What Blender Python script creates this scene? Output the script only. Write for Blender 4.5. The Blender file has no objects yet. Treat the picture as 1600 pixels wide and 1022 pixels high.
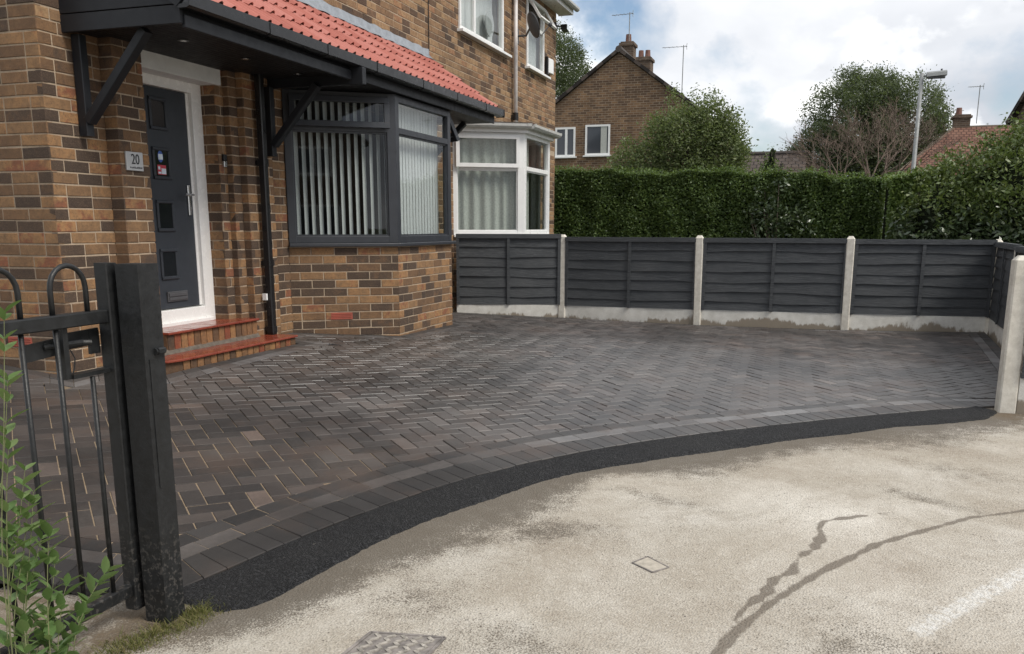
import bpy, math, random
import numpy as np
from mathutils import Vector, Matrix
random.seed(7); RNG = np.random.default_rng(11)
SC = bpy.context.scene
COL = SC.collection
R = math.radians

# ------------------------------------------------------------------ camera
CAMH = 1.474
FPX, CYPX, PITCH, ROLL, YAW = 1401.475, 653.271, 0.211206, 0.001849, 0.318483
def _cam_axes():
    fw = Vector((math.cos(YAW), math.sin(YAW), 0)); rt = Vector((math.sin(YAW), -math.cos(YAW), 0)); up = Vector((0, 0, 1))
    f0 = fw * math.cos(PITCH) - up * math.sin(PITCH)
    u0 = fw * math.sin(PITCH) + up * math.cos(PITCH)
    r = rt * math.cos(ROLL) + u0 * math.sin(ROLL)
    u = u0 * math.cos(ROLL) - rt * math.sin(ROLL)
    return r, u, f0
CR, CU, CF = _cam_axes()
cam_d = bpy.data.cameras.new('camera'); cam = bpy.data.objects.new('camera', cam_d); COL.objects.link(cam)
m = Matrix.Identity(4)
for i in range(3):
    m[i][0] = CR[i]; m[i][1] = CU[i]; m[i][2] = -CF[i]
m[2][3] = CAMH
cam.matrix_world = m
cam_d.sensor_width = 36; cam_d.lens = FPX / 1600 * 36; cam_d.shift_y = (CYPX - 511) / 1600
cam_d.clip_start = 0.05; cam_d.clip_end = 3000
SC.camera = cam
def px(p):
    """picture position (1600 wide) and depth of a world point; used to pick which pieces show largest"""
    v = Vector((p[0], p[1], p[2] - CAMH)); d = v.dot(CF)
    if d < .05: return (-9999, -9999, d)
    return (800 + FPX * v.dot(CR) / d, CYPX - FPX * v.dot(CU) / d, d)
def in_view(p, mg=120):
    u, v, d = px(p)
    return d > .05 and -mg < u < 1600 + mg and -mg < v < 1022 + mg

# ------------------------------------------------------------------ world, sun, exposure
SUN_AZ, SUN_EL = math.atan2(-1.0, -0.28), R(50)
world = bpy.data.worlds.new('World'); SC.world = world; world.use_nodes = True
nt = world.node_tree; nt.nodes.clear()
def N(t, **k):
    n = nt.nodes.new(t)
    for a, b in k.items(): setattr(n, a, b)
    return n
L = lambda a, b: nt.links.new(a, b)
sky = N('ShaderNodeTexSky', sky_type='NISHITA', sun_disc=False)
sky.sun_elevation = SUN_EL; sky.sun_rotation = math.pi / 2 - SUN_AZ
sky.air_density = 1.0; sky.dust_density = 1.0
skb = N('ShaderNodeVectorMath', operation='SCALE'); skb.inputs['Scale'].default_value = 0.075
L(sky.outputs[0], skb.inputs[0])
tc = N('ShaderNodeTexCoord')
def vmap(off, scl):
    mp = N('ShaderNodeMapping'); mp.inputs['Location'].default_value = off; mp.inputs['Scale'].default_value = scl; L(tc.outputs['Generated'], mp.inputs['Vector']); return mp.outputs[0]
def noise(vec, sc, det, rough, dist=0.0):
    n = N('ShaderNodeTexNoise'); n.inputs['Scale'].default_value = sc; n.inputs['Detail'].default_value = det
    n.inputs['Roughness'].default_value = rough; n.inputs['Distortion'].default_value = dist; L(vec, n.inputs['Vector']); return n.outputs['Fac']
def wm(op, a, b):
    x = N('ShaderNodeMath', operation=op)
    for i, q in enumerate((a, b)):
        if hasattr(q, 'links'): L(q, x.inputs[i])
        else: x.inputs[i].default_value = q
    return x.outputs[0]
def ramp(src, stops):
    r = N('ShaderNodeValToRGB'); e = r.color_ramp.elements
    while len(e) > 1: e.remove(e[-1])
    e[0].position = stops[0][0]; e[0].color = (*stops[0][1], 1)
    for p, c in stops[1:]:
        x = e.new(p); x.color = (*c, 1)
    L(src, r.inputs[0]); return r.outputs[0]
SO = (1.7, .35, .2); SS = (1, 1, 1.7)
big = noise(vmap(SO, SS), 2.6, 9, .52, .25)                      # cloud thickness
soft = noise(vmap((4.2, 1.1, 3.3), (1, 1, 2.6)), 2.2, 6, .5, .3)
puff = noise(vmap((7.1, 2.6, .9), (1, 1, 1.5)), 4.2, 10, .54, .15)  # heaped cloud
puff2 = noise(vmap((7.1 + .01, 2.6 - .015, .9 + .05), (1, 1, 1.5)), 4.2, 5, .5, .15)
layer = ramp(soft, [(0.34, (0.27, 0.295, 0.33)), (0.48, (0.40, 0.42, 0.455)), (0.62, (0.56, 0.57, 0.59))])
heap = ramp(wm('ADD', wm('MULTIPLY', wm('SUBTRACT', puff, puff2), 3.2), .46), [(0.2, (0.35, 0.37, 0.405)), (0.42, (0.50, 0.515, 0.54)), (0.6, (0.66, 0.665, 0.67)), (0.8, (0.84, 0.835, 0.82))])
hm = ramp(wm('ADD', puff, wm('MULTIPLY', wm('SUBTRACT', big, .5), .5)), [(0.495, (0, 0, 0)), (0.56, (1, 1, 1))])
shm = N('ShaderNodeMixRGB'); L(hm, shm.inputs[0]); L(layer, shm.inputs[1]); L(heap, shm.inputs[2]); shr = shm.outputs[0]
def gap(dirv, width):
    d = N('ShaderNodeVectorMath', operation='DOT_PRODUCT'); nv = N('ShaderNodeVectorMath', operation='NORMALIZE'); L(tc.outputs['Generated'], nv.inputs[0]); L(nv.outputs[0], d.inputs[0]); d.inputs[1].default_value = dirv
    x = N('ShaderNodeMapRange'); x.inputs['From Min'].default_value = math.cos(R(width)); x.inputs['From Max'].default_value = 1.0; L(d.outputs['Value'], x.inputs['Value']); return x.outputs[0]
def pixdir(u, v):
    d = CF + CR * ((u - 800) / FPX) - CU * ((v - CYPX) / FPX); return tuple(d.normalized())
thin = wm('ADD', wm('MULTIPLY', gap(pixdir(915, 25), 6.0), .26), wm('MULTIPLY', gap(pixdir(1185, 218), 3.5), .2))
cov = wm('SUBTRACT', wm('ADD', wm('MULTIPLY', wm('SUBTRACT', puff, .5), 1.1), wm('ADD', big, wm('MULTIPLY', wm('SUBTRACT', soft, .5), .35))), thin)
covr = ramp(cov, [(0.24, (0, 0, 0)), (0.42, (1, 1, 1))])
mixc = N('ShaderNodeMixRGB'); L(covr, mixc.inputs[0]); L(skb.outputs[0], mixc.inputs[1]); L(shr, mixc.inputs[2])
bg = N('ShaderNodeBackground'); L(mixc.outputs[0], bg.inputs[0]); bg.inputs[1].default_value = 1.0
wo = N('ShaderNodeOutputWorld'); L(bg.outputs[0], wo.inputs[0])
sl = bpy.data.lights.new('sun', 'SUN'); sl.energy = 1.7; sl.angle = R(22); sl.color = (1, .95, .87)
so = bpy.data.objects.new('sun', sl); COL.objects.link(so)
sd = Vector((math.cos(SUN_AZ) * math.cos(SUN_EL), math.sin(SUN_AZ) * math.cos(SUN_EL), math.sin(SUN_EL)))
so.rotation_euler = (-sd).to_track_quat('-Z', 'Y').to_euler(); so.location = (0, -5, 20)
SC.view_settings.view_transform = 'Standard'; SC.view_settings.look = 'None'; SC.view_settings.gamma = 1
SC.view_settings.exposure = 0.84; SC.view_settings.use_curve_mapping = False

# ------------------------------------------------------------------ helpers
def tag(o, label=None, cat=None, group=None, kind=None):
    if label: o['label'] = label
    if cat: o['category'] = cat
    if group: o['group'] = group
    if kind: o['kind'] = kind
    return o
def link(name, me, parent=None, mat=None):
    if mat is not None and len(me.materials) == 0: me.materials.append(mat)
    o = bpy.data.objects.new(name, me); COL.objects.link(o)
    if parent is not None: o.parent = parent
    return o
def empty(name, loc=(0, 0, 0)):
    o = bpy.data.objects.new(name, None); COL.objects.link(o); o.location = loc
    o.empty_display_size = .1
    return o
class MB:
    """collects shapes into one mesh"""
    def __init__(s): s.v = []; s.f = []; s.mi = []; s.cur = 0
    def add(s, vs, fs):
        b = len(s.v); s.v += [tuple(x) for x in vs]; s.f += [tuple(b + i for i in f) for f in fs]; s.mi += [s.cur] * len(fs); return s
    def box(s, a, b):
        x0, y0, z0 = a; x1, y1, z1 = b
        if x0 > x1: x0, x1 = x1, x0
        if y0 > y1: y0, y1 = y1, y0
        if z0 > z1: z0, z1 = z1, z0
        return s.add([(x0, y0, z0), (x1, y0, z0), (x1, y1, z0), (x0, y1, z0), (x0, y0, z1), (x1, y0, z1), (x1, y1, z1), (x0, y1, z1)],
                     [(0, 3, 2, 1), (4, 5, 6, 7), (0, 1, 5, 4), (1, 2, 6, 5), (2, 3, 7, 6), (3, 0, 4, 7)])
    def bar(s, p, q, w, h, up=(0, 0, 1), ch=0.0):
        p = Vector(p); q = Vector(q); d = (q - p); l = d.length; d.normalize(); u = Vector(up)
        sx = d.cross(u); 
        if sx.length < 1e-4: sx = d.cross(Vector((1, 0, 0)))
        sx.normalize(); u = sx.cross(d).normalized()
        if ch > 0:
            prof = [(-w/2+ch, -h/2), (w/2-ch, -h/2), (w/2, -h/2+ch), (w/2, h/2-ch), (w/2-ch, h/2), (-w/2+ch, h/2), (-w/2, h/2-ch), (-w/2, -h/2+ch)]
        else:
            prof = [(-w/2, -h/2), (w/2, -h/2), (w/2, h/2), (-w/2, h/2)]
        n = len(prof)
        vs = [p + sx * a + u * b for a, b in prof] + [q + sx * a + u * b for a, b in prof]
        fs = [tuple(reversed(range(n))), tuple(range(n, 2 * n))] + [(i, (i + 1) % n, n + (i + 1) % n, n + i) for i in range(n)]
        return s.add(vs, fs)
    def tube(s, pts, rad, seg=8, cap=True):
        pts = [Vector(p) for p in pts]; n = len(pts)
        if not hasattr(rad, '__len__'): rad = [rad] * n
        t0 = (pts[1] - pts[0]).normalized(); a = t0.cross(Vector((0, 0, 1)))
        if a.length < 1e-3: a = t0.cross(Vector((1, 0, 0)))
        a.normalize(); vs = []; fs = []
        for i in range(n):
            t = (pts[min(i + 1, n - 1)] - pts[max(i - 1, 0)]).normalized()
            a = (a - t * a.dot(t)); a.normalize(); b = t.cross(a)
            for k in range(seg):
                an = 2 * math.pi * k / seg
                vs.append(pts[i] + (a * math.cos(an) + b * math.sin(an)) * rad[i])
        for i in range(n - 1):
            for k in range(seg):
                k2 = (k + 1) % seg
                fs.append((i * seg + k, i * seg + k2, (i + 1) * seg + k2, (i + 1) * seg + k))
        if cap:
            fs.append(tuple(reversed(range(seg)))); fs.append(tuple((n - 1) * seg + k for k in range(seg)))
        return s.add(vs, fs)
    def extrude(s, prof, p, q, up=(0, 0, 1)):
        """closed profile (side, up) swept from p to q"""
        p = Vector(p); q = Vector(q); d = (q - p).normalized(); sx = d.cross(Vector(up)).normalized(); u = sx.cross(d)
        n = len(prof)
        vs = [p + sx * a + u * b for a, b in prof] + [q + sx * a + u * b for a, b in prof]
        return s.add(vs, [tuple(reversed(range(n))), tuple(range(n, 2 * n))] + [(i, (i + 1) % n, n + (i + 1) % n, n + i) for i in range(n)])
    def prism(s, poly, z0, z1):
        n = len(poly)
        vs = [(x, y, z0) for x, y in poly] + [(x, y, z1) for x, y in poly]
        return s.add(vs, [tuple(reversed(range(n))), tuple(range(n, 2 * n))] + [(i, (i + 1) % n, n + (i + 1) % n, n + i) for i in range(n)])
    def sphere(s, c, r, seg=10, rings=6, sc=(1, 1, 1)):
        c = Vector(c); vs = []; fs = []
        for i in range(rings + 1):
            th = math.pi * i / rings
            for k in range(seg):
                ph = 2 * math.pi * k / seg
                vs.append((c.x + r * sc[0] * math.sin(th) * math.cos(ph), c.y + r * sc[1] * math.sin(th) * math.sin(ph), c.z + r * sc[2] * math.cos(th)))
        for i in range(rings):
            for k in range(seg):
                k2 = (k + 1) % seg
                fs.append((i * seg + k, (i + 1) * seg + k, (i + 1) * seg + k2, i * seg + k2))
        return s.add(vs, fs)
    def mesh(s, name, mats=None, smooth=False):
        me = bpy.data.meshes.new(name); me.from_pydata(s.v, [], s.f); me.validate(); me.update()
        if mats is not None:
            for q in (mats if isinstance(mats, (list, tuple)) else [mats]): me.materials.append(q)
        if max(s.mi or [0]) > 0 and len(me.polygons) == len(s.mi): me.polygons.foreach_set('material_index', s.mi)
        if smooth: me.polygons.foreach_set('use_smooth', [True] * len(me.polygons))
        return me
    def build(s, name, mats, parent=None, smooth=False, bevel=0):
        o = link(name, s.mesh(name, mats, smooth), parent)
        if bevel:
            b = o.modifiers.new('bevel', 'BEVEL'); b.width = bevel; b.segments = 2; b.limit_method = 'ANGLE'; b.angle_limit = R(40)
        return o
def fast_mesh(name, verts, faces_n, mat, smooth=False):
    """numpy: verts (N,k,3) one polygon of k corners each"""
    n, k, _ = verts.shape
    me = bpy.data.meshes.new(name)
    me.vertices.add(n * k); me.vertices.foreach_set('co', verts.reshape(-1).astype(np.float32))
    me.loops.add(n * k); me.loops.foreach_set('vertex_index', np.arange(n * k, dtype=np.int32))
    me.polygons.add(n); me.polygons.foreach_set('loop_start', np.arange(0, n * k, k, dtype=np.int32)); me.polygons.foreach_set('loop_total', np.full(n, k, dtype=np.int32))
    me.update(calc_edges=True); me.materials.append(mat)
    return me

# ------------------------------------------------------------------ materials
class NT:
    def __init__(s, name):
        s.m = bpy.data.materials.new(name); s.m.use_nodes = True; s.t = s.m.node_tree; s.t.nodes.clear()
        s.out = s.n('ShaderNodeOutputMaterial'); s.b = s.n('ShaderNodeBsdfPrincipled'); s.l(s.b.outputs[0], s.out.inputs[0])
    def n(s, t, **k):
        x = s.t.nodes.new(t)
        for a, b in k.items(): setattr(x, a, b)
        return x
    def l(s, a, b): s.t.links.new(a, b)
    def noise(s, sc, det=4, rough=.55, vec=None, dist=0):
        x = s.n('ShaderNodeTexNoise'); x.inputs['Scale'].default_value = sc; x.inputs['Detail'].default_value = det
        x.inputs['Roughness'].default_value = rough; x.inputs['Distortion'].default_value = dist
        if vec is not None: s.l(vec, x.inputs['Vector'])
        return x.outputs['Fac']
    def ramp(s, src, stops, interp='LINEAR'):
        r = s.n('ShaderNodeValToRGB'); r.color_ramp.interpolation = interp; e = r.color_ramp.elements
        while len(e) > 1: e.remove(e[-1])
        def c4(c): return (c, c, c, 1) if not hasattr(c, '__len__') else (*c, 1)
        e[0].position = stops[0][0]; e[0].color = c4(stops[0][1])
        for p, c in stops[1:]: e.new(p).color = c4(c)
        s.l(src, r.inputs[0]); return r.outputs[0]
    def mix(s, f, a, b, bt='MIX'):
        x = s.n('ShaderNodeMixRGB', blend_type=bt)
        for i, q in enumerate((f, a, b)):
            if hasattr(q, 'is_linked') or hasattr(q, 'links'): s.l(q, x.inputs[i])
            elif hasattr(q, '__len__'): x.inputs[i].default_value = (*q, 1) if len(q) == 3 else q
            else: x.inputs[i].default_value = q if i == 0 else (q, q, q, 1)
        return x.outputs[0]
    def math(s, op, a, b=0.0):
        x = s.n('ShaderNodeMath', operation=op)
        for i, q in enumerate((a, b)):
            if hasattr(q, 'links'): s.l(q, x.inputs[i])
            else: x.inputs[i].default_value = q
        return x.outputs[0]
    def pos(s): return s.n('ShaderNodeNewGeometry').outputs['Position']
    def rnd(s):
        g = s.n('ShaderNodeNewGeometry').outputs['Random Per Island']; o = s.n('ShaderNodeObjectInfo').outputs['Random']
        return s.math('FRACT', s.math('ADD', g, o))
    def attr(s, name):
        a = s.n('ShaderNodeAttribute'); a.attribute_name = name; return a.outputs['Fac']
    def set(s, **k):
        for a, v in k.items():
            i = s.b.inputs[{'col': 'Base Color', 'rough': 'Roughness', 'metal': 'Metallic', 'spec': 'Specular IOR Level', 'coat': 'Coat Weight', 'trans': 'Transmission Weight', 'ior': 'IOR', 'sub': 'Subsurface Weight', 'alpha': 'Alpha'}[a]]
            if hasattr(v, 'links'): s.l(v, i)
            elif hasattr(v, '__len__'): i.default_value = (*v, 1)
            else: i.default_value = v
        return s
    def bump(s, h, strength=.3, dist=.01):
        b = s.n('ShaderNodeBump'); b.inputs['Strength'].default_value = strength; b.inputs['Distance'].default_value = dist
        s.l(h, b.inputs['Height']); s.l(b.outputs[0], s.b.inputs['Normal']); return s
def plain(name, col, rough=.5, metal=0, spec=.5, var=.12, sc=8, bumpn=None):
    t = NT(name); p = t.pos(); n = t.noise(sc, 5, .6, p)
    lo = tuple(c * (1 - var) for c in col); hi = tuple(min(1, c * (1 + var)) for c in col)
    t.set(col=t.ramp(n, [(.3, lo), (.7, hi)]), rough=t.ramp(t.noise(sc * 2.3, 3, .5, p), [(.3, max(0, rough - .07)), (.7, min(1, rough + .07))]), metal=metal, spec=spec)
    if bumpn: t.bump(t.noise(bumpn[0], 4, .6, p), bumpn[1], bumpn[2])
    return t.m
def mk_brick(name, stops):
    t = NT(name); p = t.pos(); r = t.rnd()
    sh = t.math('MULTIPLY', t.math('SUBTRACT', t.noise(11, 4, .6, p), .5), .55); rr_ = t.math('ADD', r, sh)
    base = t.ramp(rr_, stops, 'LINEAR')
    blot = t.noise(26, 6, .7, p); fine = t.noise(150, 5, .75, p)
    c = t.mix(t.ramp(blot, [(.4, 0), (.7, .5)]), base, (.085, .056, .038))
    c = t.mix(t.ramp(fine, [(.5, 0), (.72, .45)]), c, (.36, .25, .155)); c = t.mix(t.ramp(t.noise(75, 4, .7, p), [(.55, 0), (.7, .6)]), c, (.05, .036, .03))
    soot = t.noise(1.3, 4, .6, p)
    c = t.mix(t.ramp(soot, [(.45, 0), (.8, .35)]), c, (.06, .05, .042))
    t.set(col=c, rough=.86, spec=.25); t.bump(t.math('ADD', fine, t.math('MULTIPLY', blot, .8)), .8, .006)
    return t.m
M = {}
M['brick'] = mk_brick('brick', [(0, (.058, .041, .033)), (.24, (.085, .057, .042)), (.33, (.145, .084, .049)), (.58, (.215, .122, .064)), (.8, (.30, .175, .088)), (.93, (.37, .20, .09)), (1, (.26, .10, .055))])
M['brick_warm'] = mk_brick('brick_warm', [(0, (.062, .043, .034)), (.14, (.10, .062, .043)), (.33, (.20, .118, .068)), (.6, (.30, .182, .098)), (.85, (.39, .25, .135)), (1, (.32, .16, .085))])
t = NT('mortar'); p = t.pos(); n = t.noise(60, 5, .7, p); n2 = t.noise(2.2, 4, .6, p)
t.set(col=t.mix(t.ramp(n2, [(.35, 0), (.75, .55)]), t.ramp(n, [(.3, (.33, .255, .18)), (.7, (.53, .42, .31))]), (.20, .155, .12)), rough=.95, spec=.15).bump(n, .5, .004); M['mortar'] = t.m
M['cement'] = plain('cement', (.12, .102, .084), .9, spec=.2, var=.3, sc=25, bumpn=(90, .4, .004))
M['white'] = plain('white_upvc', (.76, .76, .75), .32, spec=.5, var=.03)
M['white_gloss'] = plain('white_paint', (.8, .79, .77), .25, var=.03)
M['lintel'] = plain('lintel_paint', (.66, .66, .65), .55, var=.1, sc=5, bumpn=(40, .2, .003))
M['grey'] = plain('anthracite', (.034, .037, .044), .38, spec=.45, var=.12)
M['grey_door'] = plain('anthracite_door', (.036, .041, .05), .42, spec=.4, var=.1, bumpn=(180, .12, .001))
M['black'] = plain('black_plastic', (.010, .010, .011), .32, var=.15)
M['black_board'] = plain('black_board', (.015, .016, .019), .45, spec=.3, var=.1)
M['soffit'] = plain('black_soffit', (.010, .010, .011), .55, spec=.3, var=.1)
t = NT('gate_paint'); p = t.pos(); n = t.noise(30, 5, .65, p); ch = t.noise(55, 6, .7, p)
g = t.n('ShaderNodeSeparateXYZ'); t.l(p, g.inputs[0])
low = t.ramp(g.outputs[2], [(.28, 1.0), (.45, 0.0)])
msk = t.math('MULTIPLY', t.ramp(ch, [(.54, 0), (.58, 1)]), low)
t.set(col=t.mix(msk, t.ramp(n, [(.3, (.010, .0105, .011)), (.7, (.019, .020, .021))]), (.06, .056, .052)), rough=t.ramp(n, [(.3, .36), (.7, .55)]), spec=.4).bump(t.math('ADD', n, ch), .35, .003); M['gate'] = t.m
t = NT('fence_stain'); p = t.pos(); mp = t.n('ShaderNodeMapping'); mp.inputs['Scale'].default_value = (6, 2.2, 26); t.l(p, mp.inputs[0])
gr = t.noise(3.0, 6, .65, mp.outputs[0], .6); r = t.rnd(); n = t.noise(1.7, 4, .6, p)
t.set(col=t.mix(t.ramp(r, [(0, .05), (1, .6)]), t.ramp(gr, [(.22, (.022, .025, .028)), (.5, (.052, .056, .061)), (.78, (.105, .11, .113))]), t.ramp(n, [(.3, (.04, .045, .05)), (.7, (.078, .08, .082))])), rough=.62, spec=.35).bump(gr, .8, .006); M['fence'] = t.m
t = NT('concrete_post'); p = t.pos(); n = t.noise(14, 6, .65, p); f = t.noise(150, 4, .7, p)
t.set(col=t.mix(t.ramp(f, [(.5, 0), (.75, .4)]), t.ramp(n, [(.25, (.50, .465, .40)), (.6, (.70, .665, .59)), (.8, (.78, .75, .68))]), (.36, .31, .25)), rough=.9, spec=.2).bump(f, .35, .003); M['post'] = t.m
t = NT('gravel_board'); p = t.pos(); g = t.n('ShaderNodeSeparateXYZ'); t.l(p, g.inputs[0]); mp = t.n('ShaderNodeMapping'); mp.inputs['Scale'].default_value = (5, 5, 1.2); t.l(p, mp.inputs[0])
n = t.noise(3.2, 7, .7, mp.outputs[0]); f = t.noise(130, 4, .7, p); big = t.noise(2.4, 3, .5, p)
hh = t.math('SUBTRACT', t.math('ADD', t.math('MULTIPLY', n, .30), t.math('MULTIPLY', big, .42)), t.math('ADD', t.math('MULTIPLY', t.math('SUBTRACT', g.outputs[2], .13), 1.3), .16))
d = t.ramp(hh, [(.115, 0), (.155, .85)])
c = t.mix(d, t.ramp(t.noise(9, 5, .6, p), [(.3, (.58, .56, .51)), (.7, (.74, .72, .67))]), (.21, .165, .115))
t.set(col=t.mix(t.ramp(f, [(.5, 0), (.75, .3)]), c, (.22, .19, .15)), rough=.9, spec=.2).bump(f, .3, .003); M['gravel'] = t.m
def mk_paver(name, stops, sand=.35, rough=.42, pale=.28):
    t = NT(name); p = t.pos(); r = t.rnd(); base = t.ramp(r, stops)
    n = t.noise(45, 5, .7, p); big = t.noise(1.1, 4, .6, p); f = t.noise(240, 4, .7, p)
    c = t.mix(t.ramp(n, [(.35, 0), (.75, .5)]), base, (.045, .041, .040), 'MIX')
    dust = t.math('MULTIPLY', t.ramp(big, [(.42, 0), (.72, 1)]), t.ramp(n, [(.35, .1), (.7, sand)]))
    c = t.mix(dust, c, (.17, .145, .12)); gg = t.n('ShaderNodeSeparateXYZ'); t.l(p, gg.inputs[0])
    c = t.mix(t.math('MULTIPLY', t.ramp(t.math('ADD', t.math('MULTIPLY', gg.outputs[0], .1), t.math('MULTIPLY', t.math('SUBTRACT', big, .5), .5)), [(.42, 0), (.62, 1)]), t.ramp(r, [(0, pale * .2), (1, pale)])), c, (.17, .165, .165))  # paler with growing x: sky reflection on the drive painted into the colour
    c = t.mix(t.ramp(t.noise(2.3, 5, .65, p), [(.48, 0), (.66, .55)]), c, (.075, .05, .038)); c = t.mix(t.ramp(t.noise(.95, 5, .6, p, .4), [(.46, 0), (.60, .55)]), c, (.018, .016, .015))
    c = t.mix(t.ramp(f, [(.55, 0), (.8, .3)]), c, (.14, .12, .105))
    g = t.n('ShaderNodeSeparateXYZ'); t.l(p, g.inputs[0])
    zone = t.ramp(t.math('ADD', t.math('MULTIPLY', g.outputs[0], .1), t.math('MULTIPLY', t.math('SUBTRACT', t.noise(.6, 3, .5, p), .5), .35)), [(.42, 0), (.60, 1), (.95, 1), (1.15, .2)])
    t.set(col=c, rough=t.math('ADD', t.ramp(zone, [(0, .60), (1, rough)]), t.ramp(f, [(.3, 0), (.8, .12)])), spec=t.ramp(zone, [(0, .3), (1, 1.0)]))
    t.bump(t.math('ADD', f, t.math('MULTIPLY', n, .5)), .28, .003); return t.m
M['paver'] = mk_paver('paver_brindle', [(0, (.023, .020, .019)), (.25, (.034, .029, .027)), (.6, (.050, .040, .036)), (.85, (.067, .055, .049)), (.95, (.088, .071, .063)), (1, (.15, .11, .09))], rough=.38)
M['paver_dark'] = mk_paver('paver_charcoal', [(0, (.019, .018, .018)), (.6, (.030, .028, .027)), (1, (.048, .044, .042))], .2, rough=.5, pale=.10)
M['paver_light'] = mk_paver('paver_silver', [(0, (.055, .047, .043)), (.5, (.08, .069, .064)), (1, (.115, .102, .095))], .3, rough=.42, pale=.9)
t = NT('joint_sand'); p = t.pos(); n = t.noise(.9, 4, .6, p); f = t.noise(90, 4, .7, p); g = t.n('ShaderNodeSeparateXYZ'); t.l(p, g.inputs[0])
clean = t.ramp(t.math('ADD', t.math('MULTIPLY', g.outputs[0], .1), t.math('MULTIPLY', t.math('SUBTRACT', n, .5), .5)), [(.40, 0), (.60, .95)])
t.set(col=t.mix(clean, t.ramp(f, [(.3, (.15, .115, .08)), (.7, (.31, .235, .16))]), (.022, .02, .019)), rough=.95, spec=.1); M['sand'] = t.m
t = NT('tarmac_new'); p = t.pos(); vo = t.n('ShaderNodeTexVoronoi'); vo.inputs['Scale'].default_value = 130; t.l(p, vo.inputs['Vector'])
f = t.noise(300, 3, .7, p); big = t.noise(2.2, 4, .6, p); vd = t.ramp(vo.outputs['Distance'], [(.1, 1), (.6, 0)])
spk = t.ramp(t.noise(55, 2, .5, p), [(.74, 0), (.77, .5)])
c = t.mix(t.ramp(big, [(.4, 0), (.75, .45)]), t.ramp(vo.outputs['Color'], [(.15, (.006, .006, .007)), (.6, (.016, .016, .017)), (.95, (.045, .045, .047))]), (.034, .033, .032))
t.set(col=t.mix(spk, c, (.2, .18, .15)), rough=.7, spec=.3).bump(vd, 1.0, .012); M['tarmac'] = t.m
# road: pale worn surface, damp and painted marks come as vertex attributes
t = NT('road_surface'); p = t.pos(); f = t.noise(140, 5, .75, p); f2 = t.noise(420, 3, .7, p); md = t.noise(9, 6, .65, p); big = t.noise(1.25, 5, .6, p)
pale = t.ramp(big, [(.28, (.36, .31, .25)), (.42, (.43, .385, .32)), (.54, (.50, .46, .395)), (.66, (.59, .555, .495))])
c = t.mix(t.ramp(md, [(.42, 0), (.72, .5)]), pale, (.36, .31, .25)); c = t.mix(t.ramp(t.math('ADD', t.noise(.9, 6, .7, p, .6), t.math('MULTIPLY', t.attr('chalk'), .22)), [(.54, 0), (.78, .7)]), c, (.74, .70, .63))
agg = t.n('ShaderNodeTexVoronoi'); agg.inputs['Scale'].default_value = 105; t.l(p, agg.inputs['Vector'])
c = t.mix(t.ramp(agg.outputs['Color'], [(.1, .28), (.42, 0)]), c, (.24, .20, .16)); c = t.mix(t.ramp(agg.outputs['Color'], [(.62, 0), (.95, .28)]), c, (.80, .76, .68))
c = t.mix(t.math('MULTIPLY', t.ramp(f, [(.53, 0), (.66, .8)]), t.ramp(t.noise(2.6, 4, .6, p), [(.36, .25), (.6, 1)])), c, (.14, .112, .084))
c = t.mix(t.ramp(f2, [(.5, 0), (.75, .2)]), c, (.66, .60, .50))
speck = t.n('ShaderNodeTexVoronoi'); speck.inputs['Scale'].default_value = 34; t.l(p, speck.inputs['Vector'])
sm = t.math('MULTIPLY', t.ramp(speck.outputs['Distance'], [(.10, 1), (.17, 0)]), t.ramp(t.noise(4, 4, .6, p), [(.50, 0), (.58, 1)]))
c = t.mix(t.math('MULTIPLY', sm, .8), c, (.075, .065, .055))
damp = t.attr('damp'); dm = t.ramp(t.math('ADD', damp, t.math('ADD', t.math('MULTIPLY', t.math('SUBTRACT', f, .5), 2.6), t.math('MULTIPLY', t.math('SUBTRACT', md, .5), .9))), [(.34, 0), (.62, .85)])
c = t.mix(dm, c, (.105, .088, .068))
wet = t.attr('wet'); wm = t.ramp(t.math('ADD', wet, t.math('MULTIPLY', t.math('SUBTRACT', t.noise(55, 7, .85, p), .5), 1.0)), [(.30, 0), (.62, .8)])
c = t.mix(wm, c, (.145, .118, .09))
pt = t.attr('paint'); pm = t.ramp(t.math('ADD', pt, t.math('MULTIPLY', t.math('SUBTRACT', t.noise(30, 6, .75, p), .5), 1.2)), [(.45, 0), (.7, .8)])
c = t.mix(pm, c, (.72, .71, .68))
gr = t.attr('grit'); c = t.mix(t.math('MULTIPLY', gr, t.ramp(md, [(.35, .3), (.6, .9)])), c, (.16, .12, .08))
t.set(col=c, rough=t.mix(wm, .85, .5), spec=.25).bump(t.math('ADD', f, agg.outputs['Distance']), .8, .008); M['road'] = t.m
M['soil'] = plain('soil', (.16, .125, .085), .95, spec=.1, var=.4, sc=9, bumpn=(60, .8, .02))
M['lawn'] = plain('ground_green', (.075, .09, .045), .95, spec=.1, var=.35, sc=3, bumpn=(40, .8, .03))
t = NT('quarry_tile'); p = t.pos(); n = t.noise(9, 4, .6, p); t.set(col=t.ramp(n, [(.3, (.17, .032, .018)), (.7, (.27, .06, .032))]), rough=t.ramp(t.noise(20, 3, .5, p), [(.3, .12), (.7, .3)]), spec=.6); M['quarry'] = t.m
M['step_brick'] = mk_brick('step_brick', [(0, (.06, .04, .03)), (.3, (.14, .075, .04)), (.6, (.3, .15, .065)), (.85, (.38, .2, .08)), (1, (.24, .06, .03))])
t = NT('roof_tile_red'); p = t.pos(); r = t.rnd(); n = t.noise(35, 5, .65, p)
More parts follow.
